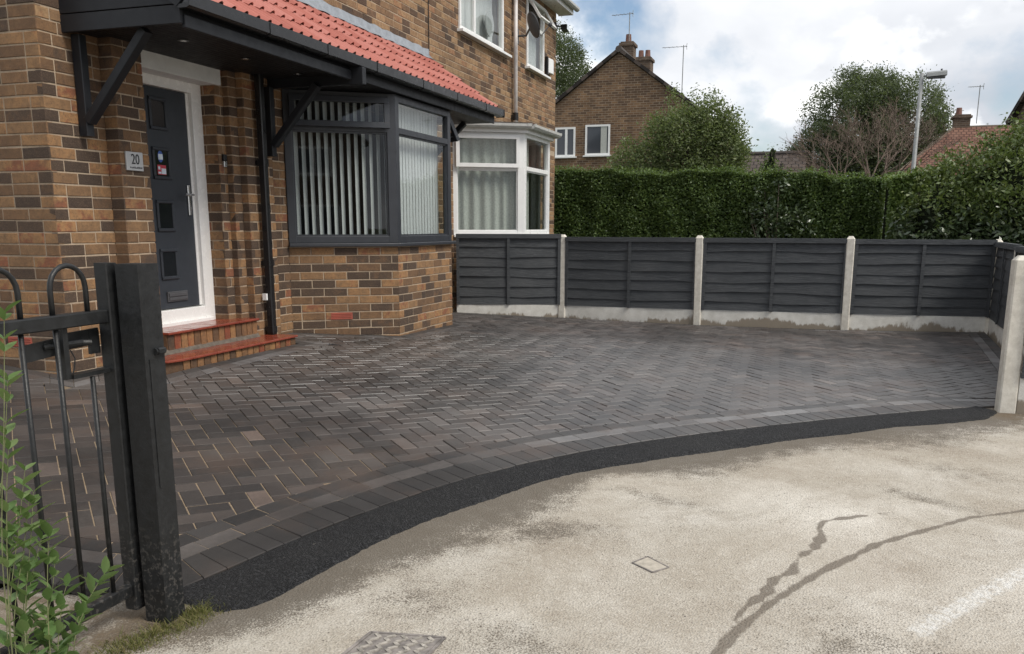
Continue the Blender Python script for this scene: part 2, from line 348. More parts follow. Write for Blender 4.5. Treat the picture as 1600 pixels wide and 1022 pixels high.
t.set(col=t.mix(t.ramp(n, [(.35, 0), (.75, .3)]), t.ramp(r, [(0, (.35, .115, .09)), (.5, (.41, .145, .115)), (1, (.45, .18, .15))]), (.27, .095, .078)), rough=.7, spec=.3).bump(n, .2, .003); M['tile'] = t.m
M['lead'] = plain('lead_flashing', (.24, .26, .29), .55, metal=.0, var=.2, sc=12, bumpn=(9, .5, .02))
M['steel'] = plain('steel', (.62, .62, .62), .28, metal=1, var=.05)
M['galv'] = plain('galvanised', (.26, .27, .27), .6, metal=.2, var=.12)
M['pvc_grey'] = plain('pvc_off_white', (.5, .5, .48), .45, var=.12, sc=12)
M['pipe_white'] = plain('pipe_white', (.62, .58, .56), .5, var=.12, sc=10)
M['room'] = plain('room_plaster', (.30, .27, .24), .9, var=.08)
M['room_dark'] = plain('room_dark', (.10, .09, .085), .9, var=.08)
t = NT('blind_fabric'); p = t.pos(); t.set(col=t.ramp(t.noise(90, 3, .6, p), [(.3, (.52, .53, .54)), (.7, (.62, .63, .64))]), rough=.85, spec=.2); M['blind'] = t.m
t = NT('net_curtain'); p = t.pos(); t.set(col=t.ramp(t.noise(40, 3, .6, p), [(.3, (.36, .37, .34)), (.7, (.47, .48, .45))]), rough=.9, spec=.1); M['net'] = t.m
t = NT('glass_pane'); t.t.nodes.remove(t.b)
tr = t.n('ShaderNodeBsdfTransparent'); tr.inputs[0].default_value = (.93, .95, .94, 1); gl = t.n('ShaderNodeBsdfGlossy'); gl.inputs['Roughness'].default_value = .015
fr = t.n('ShaderNodeFresnel'); fr.inputs['IOR'].default_value = 1.6; bf = t.n('ShaderNodeNewGeometry').outputs['Backfacing']; mx = t.n('ShaderNodeMixShader'); t.l(t.math('MULTIPLY', fr.outputs[0], t.math('SUBTRACT', 1.0, bf)), mx.inputs[0]); t.l(tr.outputs[0], mx.inputs[1]); t.l(gl.outputs[0], mx.inputs[2]); t.l(mx.outputs[0], t.out.inputs[0]); M['glass'] = t.m
def mk_leaf(name, stops, rough=.5, spec=.4, trans=.25):
    t = NT(name); p = t.pos(); r = t.rnd(); big = t.noise(1.6, 3, .5, p)
    v = t.math('FRACT', t.math('ADD', t.math('MULTIPLY', r, .75), t.math('MULTIPLY', big, .25)))
    c = t.ramp(v, stops); t.set(col=c, rough=rough, spec=spec)
    tl = t.n('ShaderNodeBsdfTranslucent'); t.l(t.mix(.5, c, (.18, .25, .03)), tl.inputs[0]); ms = t.n('ShaderNodeMixShader'); ms.inputs[0].default_value = trans
    t.l(t.b.outputs[0], ms.inputs[1]); t.l(tl.outputs[0], ms.inputs[2]); t.l(ms.outputs[0], t.out.inputs[0]); return t.m
M['hedge'] = mk_leaf('hedge_leaf', [(0, (.04, .07, .022)), (.5, (.08, .13, .036)), (.85, (.135, .195, .055)), (1, (.2, .26, .08))], .5, .4, .35)
M['hedge2'] = mk_leaf('hedge_leaf_light', [(0, (.055, .095, .02)), (.5, (.10, .16, .036)), (1, (.16, .22, .055))])
M['laurel'] = mk_leaf('laurel_leaf', [(0, (.03, .05, .024)), (.6, (.065, .095, .045)), (1, (.12, .155, .075))], .30, .6, .15)
M['laurel_top'] = mk_leaf('laurel_leaf_top', [(0, (.06, .095, .025)), (.6, (.11, .155, .045)), (1, (.19, .22, .07))], .42, .5)
M['tree_a'] = mk_leaf('tree_leaf_grey_green', [(0, (.08, .11, .045)), (.5, (.15, .19, .08)), (1, (.27, .30, .15))], .5, .4, .42)
M['tree_b'] = mk_leaf('tree_leaf_mid', [(0, (.04, .058, .028)), (.6, (.075, .10, .042)), (1, (.13, .15, .07))])
M['tree_c'] = mk_leaf('tree_leaf_dark', [(0, (.055, .075, .042)), (.6, (.095, .12, .066)), (1, (.16, .185, .105))], .5, .4, .38)
M['privet'] = mk_leaf('privet_leaf', [(0, (.08, .15, .045)), (.5, (.14, .23, .08)), (1, (.22, .30, .12))], .32, .55, .3)
M['bark'] = plain('bark', (.11, .09, .07), .9, var=.35, sc=14, bumpn=(40, .7, .01))
M['twig'] = plain('dead_twig', (.17, .125, .10), .9, var=.35, sc=6)
M['stem'] = plain('green_stem', (.13, .14, .06), .7, var=.3, sc=20)
M['grass'] = mk_leaf('grass_blade', [(0, (.07, .085, .02)), (.45, (.13, .14, .04)), (.75, (.2, .17, .07)), (1, (.22, .17, .10))], .6, .3)
def mk_farbrick(name, c1, c2, mort, rot=0):
    t = NT(name); tc = t.n('ShaderNodeTexCoord'); sp = t.n('ShaderNodeSeparateXYZ'); t.l(tc.outputs['Object'], sp.inputs[0])
    cb = t.n('ShaderNodeCombineXYZ'); t.l(t.math('ADD', sp.outputs[0], sp.outputs[1]), cb.inputs[0]); t.l(sp.outputs[2], cb.inputs[1])
    b = t.n('ShaderNodeTexBrick'); t.l(cb.outputs[0], b.inputs[0]); b.inputs['Scale'].default_value = 1; b.inputs['Brick Width'].default_value = .235; b.inputs['Row Height'].default_value = .0825
    b.inputs['Mortar Size'].default_value = .009; b.inputs['Bias'].default_value = -.1
    b.inputs['Color1'].default_value = (*c1, 1); b.inputs['Color2'].default_value = (*c2, 1); b.inputs['Mortar'].default_value = (*mort, 1)
    n = t.noise(2.5, 5, .65, t.pos()); t.set(col=t.mix(t.ramp(n, [(.35, 0), (.7, .6)]), b.outputs[0], (.075, .05, .035)), rough=.9, spec=.2); return t.m
M['far_brick'] = mk_farbrick('far_brick', (.11, .068, .045), (.26, .155, .085), (.30, .24, .18))
M['far_brick2'] = mk_farbrick('far_brick_dull', (.09, .065, .05), (.17, .12, .085), (.2, .17, .14))
t = NT('far_red_tiles'); tc = t.n('ShaderNodeTexCoord'); b = t.n('ShaderNodeTexBrick'); t.l(tc.outputs['UV'], b.inputs[0]); b.inputs['Scale'].default_value = 1
b.inputs['Brick Width'].default_value = .2; b.inputs['Row Height'].default_value = .17; b.inputs['Mortar Size'].default_value = .024; b.inputs['Color1'].default_value = (.15, .075, .055, 1); b.inputs['Color2'].default_value = (.23, .125, .09, 1); b.inputs['Mortar'].default_value = (.07, .035, .028, 1)
n = t.noise(3, 5, .6, t.pos()); t.set(col=t.mix(t.ramp(n, [(.4, 0), (.75, .5)]), b.outputs[0], (.16, .10, .075)), rough=.85, spec=.2); M['far_red'] = t.m
t = NT('far_brown_tiles'); tc = t.n('ShaderNodeTexCoord'); b = t.n('ShaderNodeTexBrick'); t.l(tc.outputs['UV'], b.inputs[0]); b.inputs['Scale'].default_value = 1
b.inputs['Brick Width'].default_value = .33; b.inputs['Row Height'].default_value = .34; b.inputs['Mortar Size'].default_value = .03; b.inputs['Color1'].default_value = (.075, .06, .052, 1); b.inputs['Color2'].default_value = (.11, .09, .08, 1); b.inputs['Mortar'].default_value = (.03, .026, .024, 1)
t.set(col=b.outputs[0], rough=.85, spec=.2); M['far_brown'] = t.m
M['ridge'] = plain('ridge_dark', (.07, .06, .055), .9, var=.3, sc=5)
M['iron'] = plain('cast_iron', (.20, .18, .165), .65, metal=.0, var=.45, sc=25, bumpn=(60, .4, .004))
M['lid'] = plain('dusty_lid', (.40, .36, .30), .85, var=.25, sc=30, bumpn=(120, .4, .003))
M['tread'] = plain('worn_iron', (.30, .275, .24), .75, var=.5, sc=40)
M['plate'] = plain('brushed_plate', (.48, .48, .48), .42, metal=.35, var=.06)
M['ink'] = plain('black_ink', (.012, .012, .013), .5)
M['blue'] = plain('blue_print', (.05, .12, .42), .4)
M['pale'] = plain('pale_print', (.7, .78, .85), .4)
M['red'] = plain('red_print', (.55, .05, .08), .4)
M['pot'] = plain('dull_clay', (.17, .085, .065), .85, var=.25)
M['redvent'] = plain('terracotta', (.34, .085, .055), .75, var=.15)
M['dish'] = plain('dish_grey', (.07, .07, .075), .55, var=.1)
M['dish_pale'] = plain('mirror_back', (.42, .43, .44), .6, var=.06)
t = NT('downlight_lens'); t.set(col=(.8, .8, .8), rough=.2, metal=.9); M['lens'] = t.m

# ------------------------------------------------------------------ ground heights
HC = [-0.39552734424182245, 0.10869606527437799, 0.09810834934310422, -0.007850678233001607, -0.005330612729655487, 0.0037565498289416892]
def hz(x, y): return HC[0] + HC[1]*x + HC[2]*y + HC[3]*x*y + HC[4]*x*x + HC[5]*y*y
EDGE = [(2.762, 2.303), (3.055, 2.228), (3.354, 2.149), (3.654, 2.061), (3.952, 1.961), (4.243, 1.847), (4.526, 1.718), (4.8, 1.572), (5.064, 1.412), (5.319, 1.237), (5.565, 1.049), (5.802, 0.849), (6.033, 0.641), (6.257, 0.425), (6.477, 0.203), (6.692, -0.023), (6.903, -0.253), (7.109, -0.486), (7.308, -0.724), (7.5, -0.968), (7.679, -1.22), (7.83, -1.46)]
# ------------------------------------------------------------------ plan of the driveway
FENCE = [(12.27, 4.90), (12.74, 3.43), (12.70, 1.472), (12.76, -.466), (12.93, -2.23)]
A_LEFT = [(2.0, 7.5), (2.1, 5.0), (2.4, 3.6), (2.54, 2.97), (2.63, 2.53)]
SIDE = [(8.05, -1.86), (12.86, -2.17)]
DRIVE = EDGE + SIDE + [(12.69, -.466), (12.63, 1.472), (12.67, 3.43), (12.2, 4.98), (10.75, 4.985), (10.115, 4.092), (8.625, 4.092), (7.98, 4.985), (7.42, 4.985), (7.42, 4.572), (5.52, 4.572), (5.52, 4.985), (5.05, 4.985), (5.05, 7.5)] + A_LEFT
nE = len(EDGE); nD = len(DRIVE)
IS_A = [i < nE - 1 or i >= nD - len(A_LEFT) for i in range(nD)]     # edge i runs from vertex i to i+1
def inside(x, y, poly):
    c = False; j = len(poly) - 1
    for i in range(len(poly)):
        xi, yi = poly[i]; xj, yj = poly[j]
        if (yi > y) != (yj > y) and x < (xj - xi) * (y - yi) / (yj - yi) + xi: c = not c
        j = i
    return c
def seg_d(p, a, b):
    ax, ay = a; bx, by = b; dx_, dy_ = bx - ax, by - ay
    t_ = max(0, min(1, ((p[0] - ax) * dx_ + (p[1] - ay) * dy_) / (dx_ * dx_ + dy_ * dy_ + 1e-12)))
    return math.hypot(p[0] - ax - t_ * dx_, p[1] - ay - t_ * dy_), (ax + t_ * dx_, ay + t_ * dy_)
def offset_poly(poly, ds):
    n_ = len(poly); out = []
    def line(i):
        a = Vector(poly[i]); b = Vector(poly[(i + 1) % n_]); d = (b - a).normalized(); nn = Vector((-d.y, d.x)); return a + nn * ds[i], d
    for i in range(n_):
        p0, d0 = line((i - 1) % n_); p1, d1 = line(i); cr = d0.x * d1.y - d0.y * d1.x
        if abs(cr) < .03 or (abs(cr) < .5 and abs(ds[i] - ds[i - 1]) > .01):
            q0 = p0 + d0 * ((Vector(poly[i]) - p0).dot(d0)); q1 = p1 + d1 * ((Vector(poly[i]) - p1).dot(d1)); out.append(((q0.x + q1.x) / 2, (q0.y + q1.y) / 2))
        else:
            w = p1 - p0; s_ = (w.x * d1.y - w.y * d1.x) / cr; q = p0 + d0 * s_; out.append((q.x, q.y))
    return out
LV = [offset_poly(DRIVE, [(a if A else b) for A in IS_A]) for a, b in ((0, 0), (.203, .102), (.305, .204), (.407, .2041))]
def reflex(poly, i):
    a = Vector(poly[i - 1]); b = Vector(poly[i]); c = Vector(poly[(i + 1) % len(poly)]); u = b - a; v = c - b
    return u.x * v.y - u.y * v.x < -1e-4
def clip_half(pts, a, b):
    out = []; nx, ny = -(b[1] - a[1]), b[0] - a[0]
    def sd_(p): return (p[0] - a[0]) * nx + (p[1] - a[1]) * ny
    for i in range(len(pts)):
        p, q = pts[i], pts[(i + 1) % len(pts)]; sp_, sq = sd_(p), sd_(q)
        if sp_ >= 0: out.append(p)
        if (sp_ >= 0) != (sq >= 0):
            t_ = sp_ / (sp_ - sq); out.append((p[0] + (q[0] - p[0]) * t_, p[1] + (q[1] - p[1]) * t_))
    return out
def clip_to(pts, poly, rad):
    cx = sum(p[0] for p in pts) / len(pts); cy = sum(p[1] for p in pts) / len(pts)
    near = []
    for i in range(len(poly)):
        d_, q = seg_d((cx, cy), poly[i], poly[(i + 1) % len(poly)])
        if d_ < rad: near.append((d_, i))
    if not near: return pts if inside(cx, cy, poly) else []
    near.sort(); used = []
    for d_, i in near:
        bad = False
        for j in used:
            if i < nE - 1 and j < nE - 1: bad = True
            lo, hi = (i, j) if (i + 1) % len(poly) == j else (j, i)
            if (lo + 1) % len(poly) == hi and reflex(poly, hi): bad = True
        if bad: continue
        used.append(i); pts = clip_half(pts, poly[i], poly[(i + 1) % len(poly)])
        if len(pts) < 3: return []
    return pts
def area(p): return abs(sum(p[i][0] * p[(i + 1) % len(p)][1] - p[(i + 1) % len(p)][0] * p[i][1] for i in range(len(p)))) / 2

# ------------------------------------------------------------------ ground, road
mb = MB(); mb.add([(-300, -300, -.25), (600, -300, -.25), (600, 300, -.25), (-300, 300, -.25)], [(0, 1, 2, 3)])
tag(mb.build('ground', M['lawn']), kind='structure')
mb = MB(); mb.prism([(11.4, -2.6), (33, -6), (33, 12), (17.9, 12), (17.9, 4.9), (12.9, 4.9), (12.95, -2.3)], -.2, .06)
tag(mb.build('garden_lawn', M['lawn']), kind='structure')
EA = np.array(EDGE)
def edge_near(X, Y):
    """height of the drive's edge nearest to each point"""
    best = np.full(X.shape, 1e9); hh = np.zeros(X.shape)
    for i in range(len(EDGE) - 1):
        a = EA[i]; b = EA[i + 1]; d = b - a
        t_ = np.clip(((X - a[0]) * d[0] + (Y - a[1]) * d[1]) / (d @ d), 0, 1); qx = a[0] + t_ * d[0]; qy = a[1] + t_ * d[1]
        r_ = np.hypot(X - qx, Y - qy); k = r_ < best; best = np.where(k, r_, best); hh = np.where(k, hz(qx, qy), hh)
    return hh, best
def rz(x, y):
    h_, d_ = edge_near(np.array([x], float), np.array([y], float)); return float(h_[0]) - .012
TAR = [(2.685, 2.231), (2.626, 2.11), (2.632, 2.001), (2.681, 1.923), (2.812, 1.878), (2.969, 1.872), (3.169, 1.843), (3.405, 1.789), (3.648, 1.707), (3.963, 1.58), (4.17, 1.492), (4.508, 1.345), (4.826, 1.174), (4.991, 1.061), (5.213, 0.838), (5.479, 0.60), (5.695, 0.421), (5.848, 0.271), (6.184, -0.053), (6.645, -0.52), (7.05, -0.995), (7.297, -1.33), (7.602, -1.44)]
S1 = [(2.58, .28), (2.817, .222), (3.045, .168), (3.285, .071), (3.704, -.137), (4.095, -.356), (4.384, -.596), (4.674, -.828), (4.879, -1.09), (5.15, -1.6)]
S2 = [(3.12, .185), (3.269, .14), (3.38, .085), (3.535, .071), (3.64, .0), (3.822, -.035), (3.95, -.10), (4.121, -.122), (4.23, -.11), (4.351, -.144), (4.475, -.293), (4.744, -.635)]
WM = [(3.225, -.451), (3.52, -.64), (4.35, -1.18)]
xs = np.concatenate([np.arange(-40, 1.6, 2.0), [1.8, 2.0], np.arange(2.1, 5.6, .0135), np.arange(5.6, 8.2, .03), [8.3, 8.6, 9.2, 10, 12]]); ys = np.concatenate([np.arange(-60, -2.4, 2.0), np.arange(-2.4, -1.7, .05), np.arange(-1.7, 2.4, .0135), np.arange(2.4, 8.5, .3)])
GX, GY = np.meshgrid(xs, ys, indexing='ij'); hh, dd = edge_near(GX, GY)
GZ = hh - .012
def poly_d(X, Y, pl):
    best = np.full(X.shape, 1e9); along = np.zeros(X.shape); s0 = 0
    for i in range(len(pl) - 1):
        a = np.array(pl[i]); b = np.array(pl[i + 1]); d = b - a; l_ = np.hypot(*d)
        t_ = np.clip(((X - a[0]) * d[0] + (Y - a[1]) * d[1]) / (d @ d), 0, 1)
        r_ = np.hypot(X - a[0] - t_ * d[0], Y - a[1] - t_ * d[1]); k = r_ < best; best = np.where(k, r_, best); along = np.where(k, s0 + t_ * l_, along); s0 += l_
    return best, along
d1, a1 = poly_d(GX, GY, S1); d2, a2 = poly_d(GX, GY, S2); dw, aw = poly_d(GX, GY, WM); dt, at_ = poly_d(GX, GY, TAR)
wob = .008 * np.sin(GX * 19 + 5 * np.sin(GY * 7)) + .005 * np.sin(GX * 37 - GY * 29 + 2 * np.sin(GX * 11))
wet = np.clip(1.0 - np.abs(d1 + wob * .6) / np.clip(.034 - .003 * a1, .024, 1), 0, 1) ** .7 * np.clip(1.3 - a1 * .19, .5, 1)
wet = np.maximum(wet, np.clip(1.0 - np.abs(d2 + wob * 1.3) / np.clip(.019 + .011 * np.sin(np.clip(a2 / 1.5, 0, 1) * 3.1), .02, 1), 0, 1) ** .7 * np.clip((2.0 - a2) * 1.6, .0, 1))
paint = np.clip((.12 - dw - .4 * wob) / .10, 0, 1) * .62
def gs(x0, y0, rx, ry, rot=0):
    c_, s_ = math.cos(rot), math.sin(rot); u = (GX - x0) * c_ + (GY - y0) * s_; v = -(GX - x0) * s_ + (GY - y0) * c_
    return np.exp(-(u / rx) ** 2 - (v / ry) ** 2)
lf = .5 + .25 * np.sin(GX * 2.3 + 1.1 * np.sin(GY * 3.1)) + .25 * np.sin(GY * 4.1 + 1.7 * np.sin(GX * 1.9))
damp = np.clip(1 - dt / (.26 + .62 * lf), 0, 1) * 1.0
damp = np.maximum(damp, .62 * gs(3.82, 1.12, .20, .38, .3)); damp = np.maximum(damp, .5 * gs(4.93, -.65, .10, .42, -.62)); damp = np.maximum(damp, .42 * gs(3.0, 1.35, .3, .3)); damp = np.maximum(damp, .44 * gs(3.0, -.3, .3, .35)); damp = np.maximum(damp, .45 * gs(4.45, .62, .10, .5, -.3))
damp = np.maximum(damp, .46 * gs(3.3, -.95, .35, .25)); damp = np.maximum(damp, .42 * gs(2.75, .9, .2, .4)); damp = np.maximum(damp, .40 * gs(5.6, -.9, .2, .5, -.6))
grit = np.clip(gs(2.5, 2.28, .34, .22) + gs(2.2, 2.5, .3, .3) + .8 * (GX < 2.55) * (GY > 2.3) + gs(7.55, -1.5, .25, .12), 0, 1)
GZ = GZ + .004 * np.sin(GX * 5 + 1) * np.sin(GY * 4.3) - .003 * damp
nx_, ny_ = GX.shape
cxm = (GX[:-1, :-1] + GX[1:, 1:]) / 2; cym = (GY[:-1, :-1] + GY[1:, 1:]) / 2
DIN = offset_poly(DRIVE, [.05] * nD)
ii, jj = np.meshgrid(np.arange(nx_ - 1), np.arange(ny_ - 1), indexing='ij')
def inside_np(X, Y, poly):
    c = np.zeros(X.shape, bool); j = len(poly) - 1
    for i in range(len(poly)):
        xi, yi = poly[i]; xj, yj = poly[j]
        if yi != yj: c ^= ((yi > Y) != (yj > Y)) & (X < (xj - xi) * (Y - yi) / (yj - yi) + xi)
        j = i
    return c
keep = ~inside_np(cxm, cym, DIN) & ~((cxm > 7.95) & (cym > -2.0)) & ~((cxm > 4.98) & (cym > 4.9))
fi = ii[keep]; fj = jj[keep]
faces = np.stack([fi * ny_ + fj, (fi + 1) * ny_ + fj, (fi + 1) * ny_ + fj + 1, fi * ny_ + fj + 1], 1)
me = bpy.data.meshes.new('road'); V3 = np.stack([GX, GY, GZ], -1).reshape(-1, 3).astype(np.float32)
me.vertices.add(len(V3)); me.vertices.foreach_set('co', V3.reshape(-1))
me.loops.add(faces.size); me.loops.foreach_set('vertex_index', faces.reshape(-1).astype(np.int32))
me.polygons.add(len(faces)); me.polygons.foreach_set('loop_start', np.arange(0, faces.size, 4, dtype=np.int32)); me.polygons.foreach_set('loop_total', np.full(len(faces), 4, dtype=np.int32))
me.update(calc_edges=True)
chalk = np.clip(gs(4.45, -.1, .38, .75, -.35) + .8 * gs(3.75, -1.0, .3, .35) + .5 * gs(3.0, .9, .25, .45), 0, 1)
for nm, arr in (('chalk', chalk), ('wet', wet), ('paint', paint), ('damp', damp), ('grit', grit)):
    at = me.attributes.new(nm, 'FLOAT', 'POINT'); at.data.foreach_set('value', arr.reshape(-1).astype(np.float32))
me.polygons.foreach_set('use_smooth', [True] * len(faces))
road = link('road', me, None, M['road']); tag(road, kind='structure')

# new tarmac band between the paving and the road
def resample(pl, n_):
    P = [Vector((*p, 0)) for p in pl]; s_ = [0]
    for i in range(1, len(P)): s_.append(s_[-1] + (P[i] - P[i - 1]).length)
    out = []
    for k in range(n_):
        q = s_[-1] * k / (n_ - 1); i = max(j for j in range(len(s_)) if s_[j] <= q + 1e-9); i = min(i, len(P) - 2)
        out.append(P[i].lerp(P[i + 1], (q - s_[i]) / max(1e-9, s_[i + 1] - s_[i])))
    return out
n_t = 240; Ei = resample(EDGE[:-1] + [(7.76, -1.30)], n_t); To = resample(TAR, n_t)
# move the inner line just outside the paving
mb = MB(); W_ = 9
vs = []
for i in range(n_t):
    a = Ei[i]; b = To[i] + Vector((.004 * math.sin(i * .23), .005 * math.sin(i * .17 + 1), 0)) + Vector((random.uniform(-.005, .005), random.uniform(-.005, .005), 0))
    a = a - (b - a).normalized() * .02
    for k in range(W_):
        t_ = k / (W_ - 1); p = a.lerp(b, t_); z = rz(p.x, p.y) + .010 * (1 - t_ ** 4) + .004 * math.sin(p.x * 9) * math.sin(p.y * 8) * (1 - t_) + (0 if 0 < k < W_ - 1 else -.012) + random.uniform(-.0012, .0012)
        vs.append((p.x, p.y, z + .004))
fs = [(i * W_ + k, (i + 1) * W_ + k, (i + 1) * W_ + k + 1, i * W_ + k + 1)[::-1] for i in range(n_t - 1) for k in range(W_ - 1)]
mb.add(vs, fs); tag(mb.build('tarmac_strip', M['tarmac'], smooth=True), kind='structure')

# ------------------------------------------------------------------ driveway paving
IN3 = offset_poly(DRIVE, [.03] * nD); mb = MB(); g_ = .25
for i in range(int(2 / g_), int(13.2 / g_)):
    for j in range(int(-2.75 / g_), int(7.5 / g_)):
        q = clip_to([(i * g_, j * g_), ((i + 1) * g_, j * g_), ((i + 1) * g_, (j + 1) * g_), (i * g_, (j + 1) * g_)], IN3, .19)
        if len(q) >= 3 and area(q) > 1e-5: mb.add([(x, y, hz(x, y) - .0042 - .010 * max(0, min(1, (x - 4.4) / 1.4))) for x, y in q], [tuple(range(len(q)))])
drive = mb.build('driveway', M['sand']); tag(drive, kind='structure')
PIECES = []        # polygon, material key
def chain_course(idx, lo, hi, ln, mat, joint=.0035):
    """pieces laid along consecutive edges idx between offset lines lo and hi"""
    A = [LV[lo][i] for i in idx] + [LV[lo][(idx[-1] + 1) % nD]]; B = [LV[hi][i] for i in idx] + [LV[hi][(idx[-1] + 1) % nD]]
    s_ = [0]
    for i in range(1, len(A)): s_.append(s_[-1] + math.hypot((A[i][0] + B[i][0] - A[i-1][0] - B[i-1][0]) / 2, (A[i][1] + B[i][1] - A[i-1][1] - B[i-1][1]) / 2))
    n_ = max(1, round(s_[-1] / ln)); st = s_[-1] / n_
    def at_s(q):
        q = max(0, min(s_[-1], q)); i = 0
        while i < len(s_) - 2 and s_[i + 1] < q: i += 1
        t_ = (q - s_[i]) / max(1e-9, s_[i + 1] - s_[i])
        return Vector(A[i]).lerp(Vector(A[i + 1]), t_), Vector(B[i]).lerp(Vector(B[i + 1]), t_)
    for k in range(n_):
        a0, b0 = at_s(k * st + joint / 2); a1_, b1 = at_s((k + 1) * st - joint / 2)
        e = joint / 2
        q0 = (b0 - a0).normalized() * e; q1 = (b1 - a1_).normalized() * e
        p = [a0 + q0, a1_ + q1, b1 - q1, b0 - q0]
        if area([tuple(x) for x in p]) > 1e-4: PIECES.append(([tuple(x) for x in p], mat))
ia = list(range(nD - len(A_LEFT), nD)); ie = list(range(0, nE - 1))
for idx in (ia, ie):
    chain_course(idx, 0, 1, .1035, 'paver_dark'); chain_course(idx, 1, 2, .2035, 'paver_light'); chain_course(idx, 2, 3, .2035, 'paver_dark')
for i in range(nE - 1, nD - len(A_LEFT)):
    chain_course([i], 0, 1, .2035, 'paver_dark'); chain_course([i], 1, 2, .2035, 'paver_light')
ANG = R(47); u1 = (math.cos(ANG), math.sin(ANG)); u2 = (-math.sin(ANG), math.cos(ANG)); pw = .10225; jt = .0029
HB = LV[3]; HBI = offset_poly(HB, [.001] * nD)
for x in range(-60, 180):
    for y in range(-140, 80):
        mm = (x + y) % 4
        if mm == 0: r_ = (x, y, x + 2, y + 1)
        elif mm == 2: r_ = (x, y, x + 1, y + 2)
        else: continue
        c_ = [(r_[0] * pw + jt, r_[1] * pw + jt), (r_[2] * pw - jt, r_[1] * pw + jt), (r_[2] * pw - jt, r_[3] * pw - jt), (r_[0] * pw + jt, r_[3] * pw - jt)]
        w_ = [(a * u1[0] + b * u2[0], a * u1[1] + b * u2[1]) for a, b in c_]
        cx, cy = sum(p[0] for p in w_) / 4, sum(p[1] for p in w_) / 4
        if not (1.8 < cx < 13.2 and -2.7 < cy < 7.6): continue
        q = clip_to(w_, HBI, .125)
        if len(q) >= 3 and area(q) > .0008: PIECES.append((q, 'paver'))
def paver_verts(poly, cx, cy, cz, gx, gy, dz):
    """verts of a paver with a worn top edge, relative to its centre"""
    n_ = len(poly); ins = .0034; top = []
    for p in poly:
        d = Vector((cx - p[0], cy - p[1])); l_ = max(d.length, 1e-6); top.append((p[0] + d.x / l_ * ins * 1.3, p[1] + d.y / l_ * ins * 1.3))
    def Z(x, y): return cz + (x - cx) * gx + (y - cy) * gy + dz
    vs = [(x, y, Z(x, y)) for x, y in top] + [(x, y, Z(x, y) - .0036) for x, y in poly] + [(x, y, Z(x, y) - .03) for x, y in poly]
    fs = [tuple(range(n_))] + [(n_ + i, n_ + (i + 1) % n_, (i + 1) % n_, i) for i in range(n_)] + [(2 * n_ + i, 2 * n_ + (i + 1) % n_, n_ + (i + 1) % n_, n_ + i) for i in range(n_)]
    return vs, fs
scored = []
for poly, mat in PIECES:
    cx, cy = sum(p[0] for p in poly) / len(poly), sum(p[1] for p in poly) / len(poly); u_, v_, d_ = px((cx, cy, hz(cx, cy)))
    vis = 0 <= u_ <= 1600 and 0 <= v_ <= 1022
    scored.append((area(poly) / max(d_, .3) ** 3 if vis else 0, poly, mat, cx, cy))
scored.sort(key=lambda q: -q[0])
rest = {'paver': MB(), 'paver_dark': MB(), 'paver_light': MB()}
for k, (sc_, poly, mat, cx, cy) in enumerate(scored):
    cz = hz(cx, cy); gx = (hz(cx + .05, cy) - hz(cx - .05, cy)) / .1 + random.gauss(0, .007); gy = (hz(cx, cy + .05) - hz(cx, cy - .05)) / .1 + random.gauss(0, .007); dz = random.gauss(0, .0008)
    vs, fs = paver_verts(poly, cx, cy, cz, gx, gy, dz)
    if k < 290:
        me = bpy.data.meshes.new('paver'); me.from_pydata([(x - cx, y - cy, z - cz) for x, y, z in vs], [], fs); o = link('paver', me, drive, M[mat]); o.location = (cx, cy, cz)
    else: rest[mat].add(vs, fs)
mb = MB()
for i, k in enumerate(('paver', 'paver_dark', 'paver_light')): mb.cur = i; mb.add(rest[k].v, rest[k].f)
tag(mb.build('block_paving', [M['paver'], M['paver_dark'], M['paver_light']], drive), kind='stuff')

# covers let into the road
def cover(name, pts, label, raised):
    zc = [rz(*p) for p in pts]; z = sum(zc) / 4; root = empty(name, (sum(p[0] for p in pts) / 4, sum(p[1] for p in pts) / 4, z)); root_l = root.location.copy()
    P = [Vector((p[0], p[1], z)) - root_l for p in pts]
    fr_ = MB(); 
    for i in range(4): fr_.bar(P[i], P[(i + 1) % 4], .012 if raised else .006, .008)
    fr_.build('frame', M['iron'], root)
    pl = MB(); q = [p * .93 for p in P]; pl.prism([(p.x, p.y) for p in q], -.02, .002); pl.build('lid', M['iron'] if raised else M['lid'], root)
    if raised:
        for a in range(6):
            for b in range(5):
                s_, t_ = (a + .5) / 6, (b + .5) / 5; c = (P[0].lerp(P[1], s_)).lerp(P[3].lerp(P[2], s_), t_) * .88
                r_ = MB(); an = (R(50) if (a + b) % 2 else R(-40)); w = Vector((math.cos(an), math.sin(an), 0)) * .017; r_.bar(c - w, c + w, .014, .012); r_.build('tread', M['tread'], root)
    tag(root, label, 'cover'); return root
cover('inspection_cover', [(2.46, 1.42), (2.667, 1.408), (2.71, 1.141), (2.53, 1.148)], 'chequered square iron cover let into the pale road by the bottom edge', True)
cover('stop_valve_cover', [(3.542, .634), (3.633, .584), (3.538, .48), (3.465, .534)], 'small plain iron cover in the middle of the pale road', False)

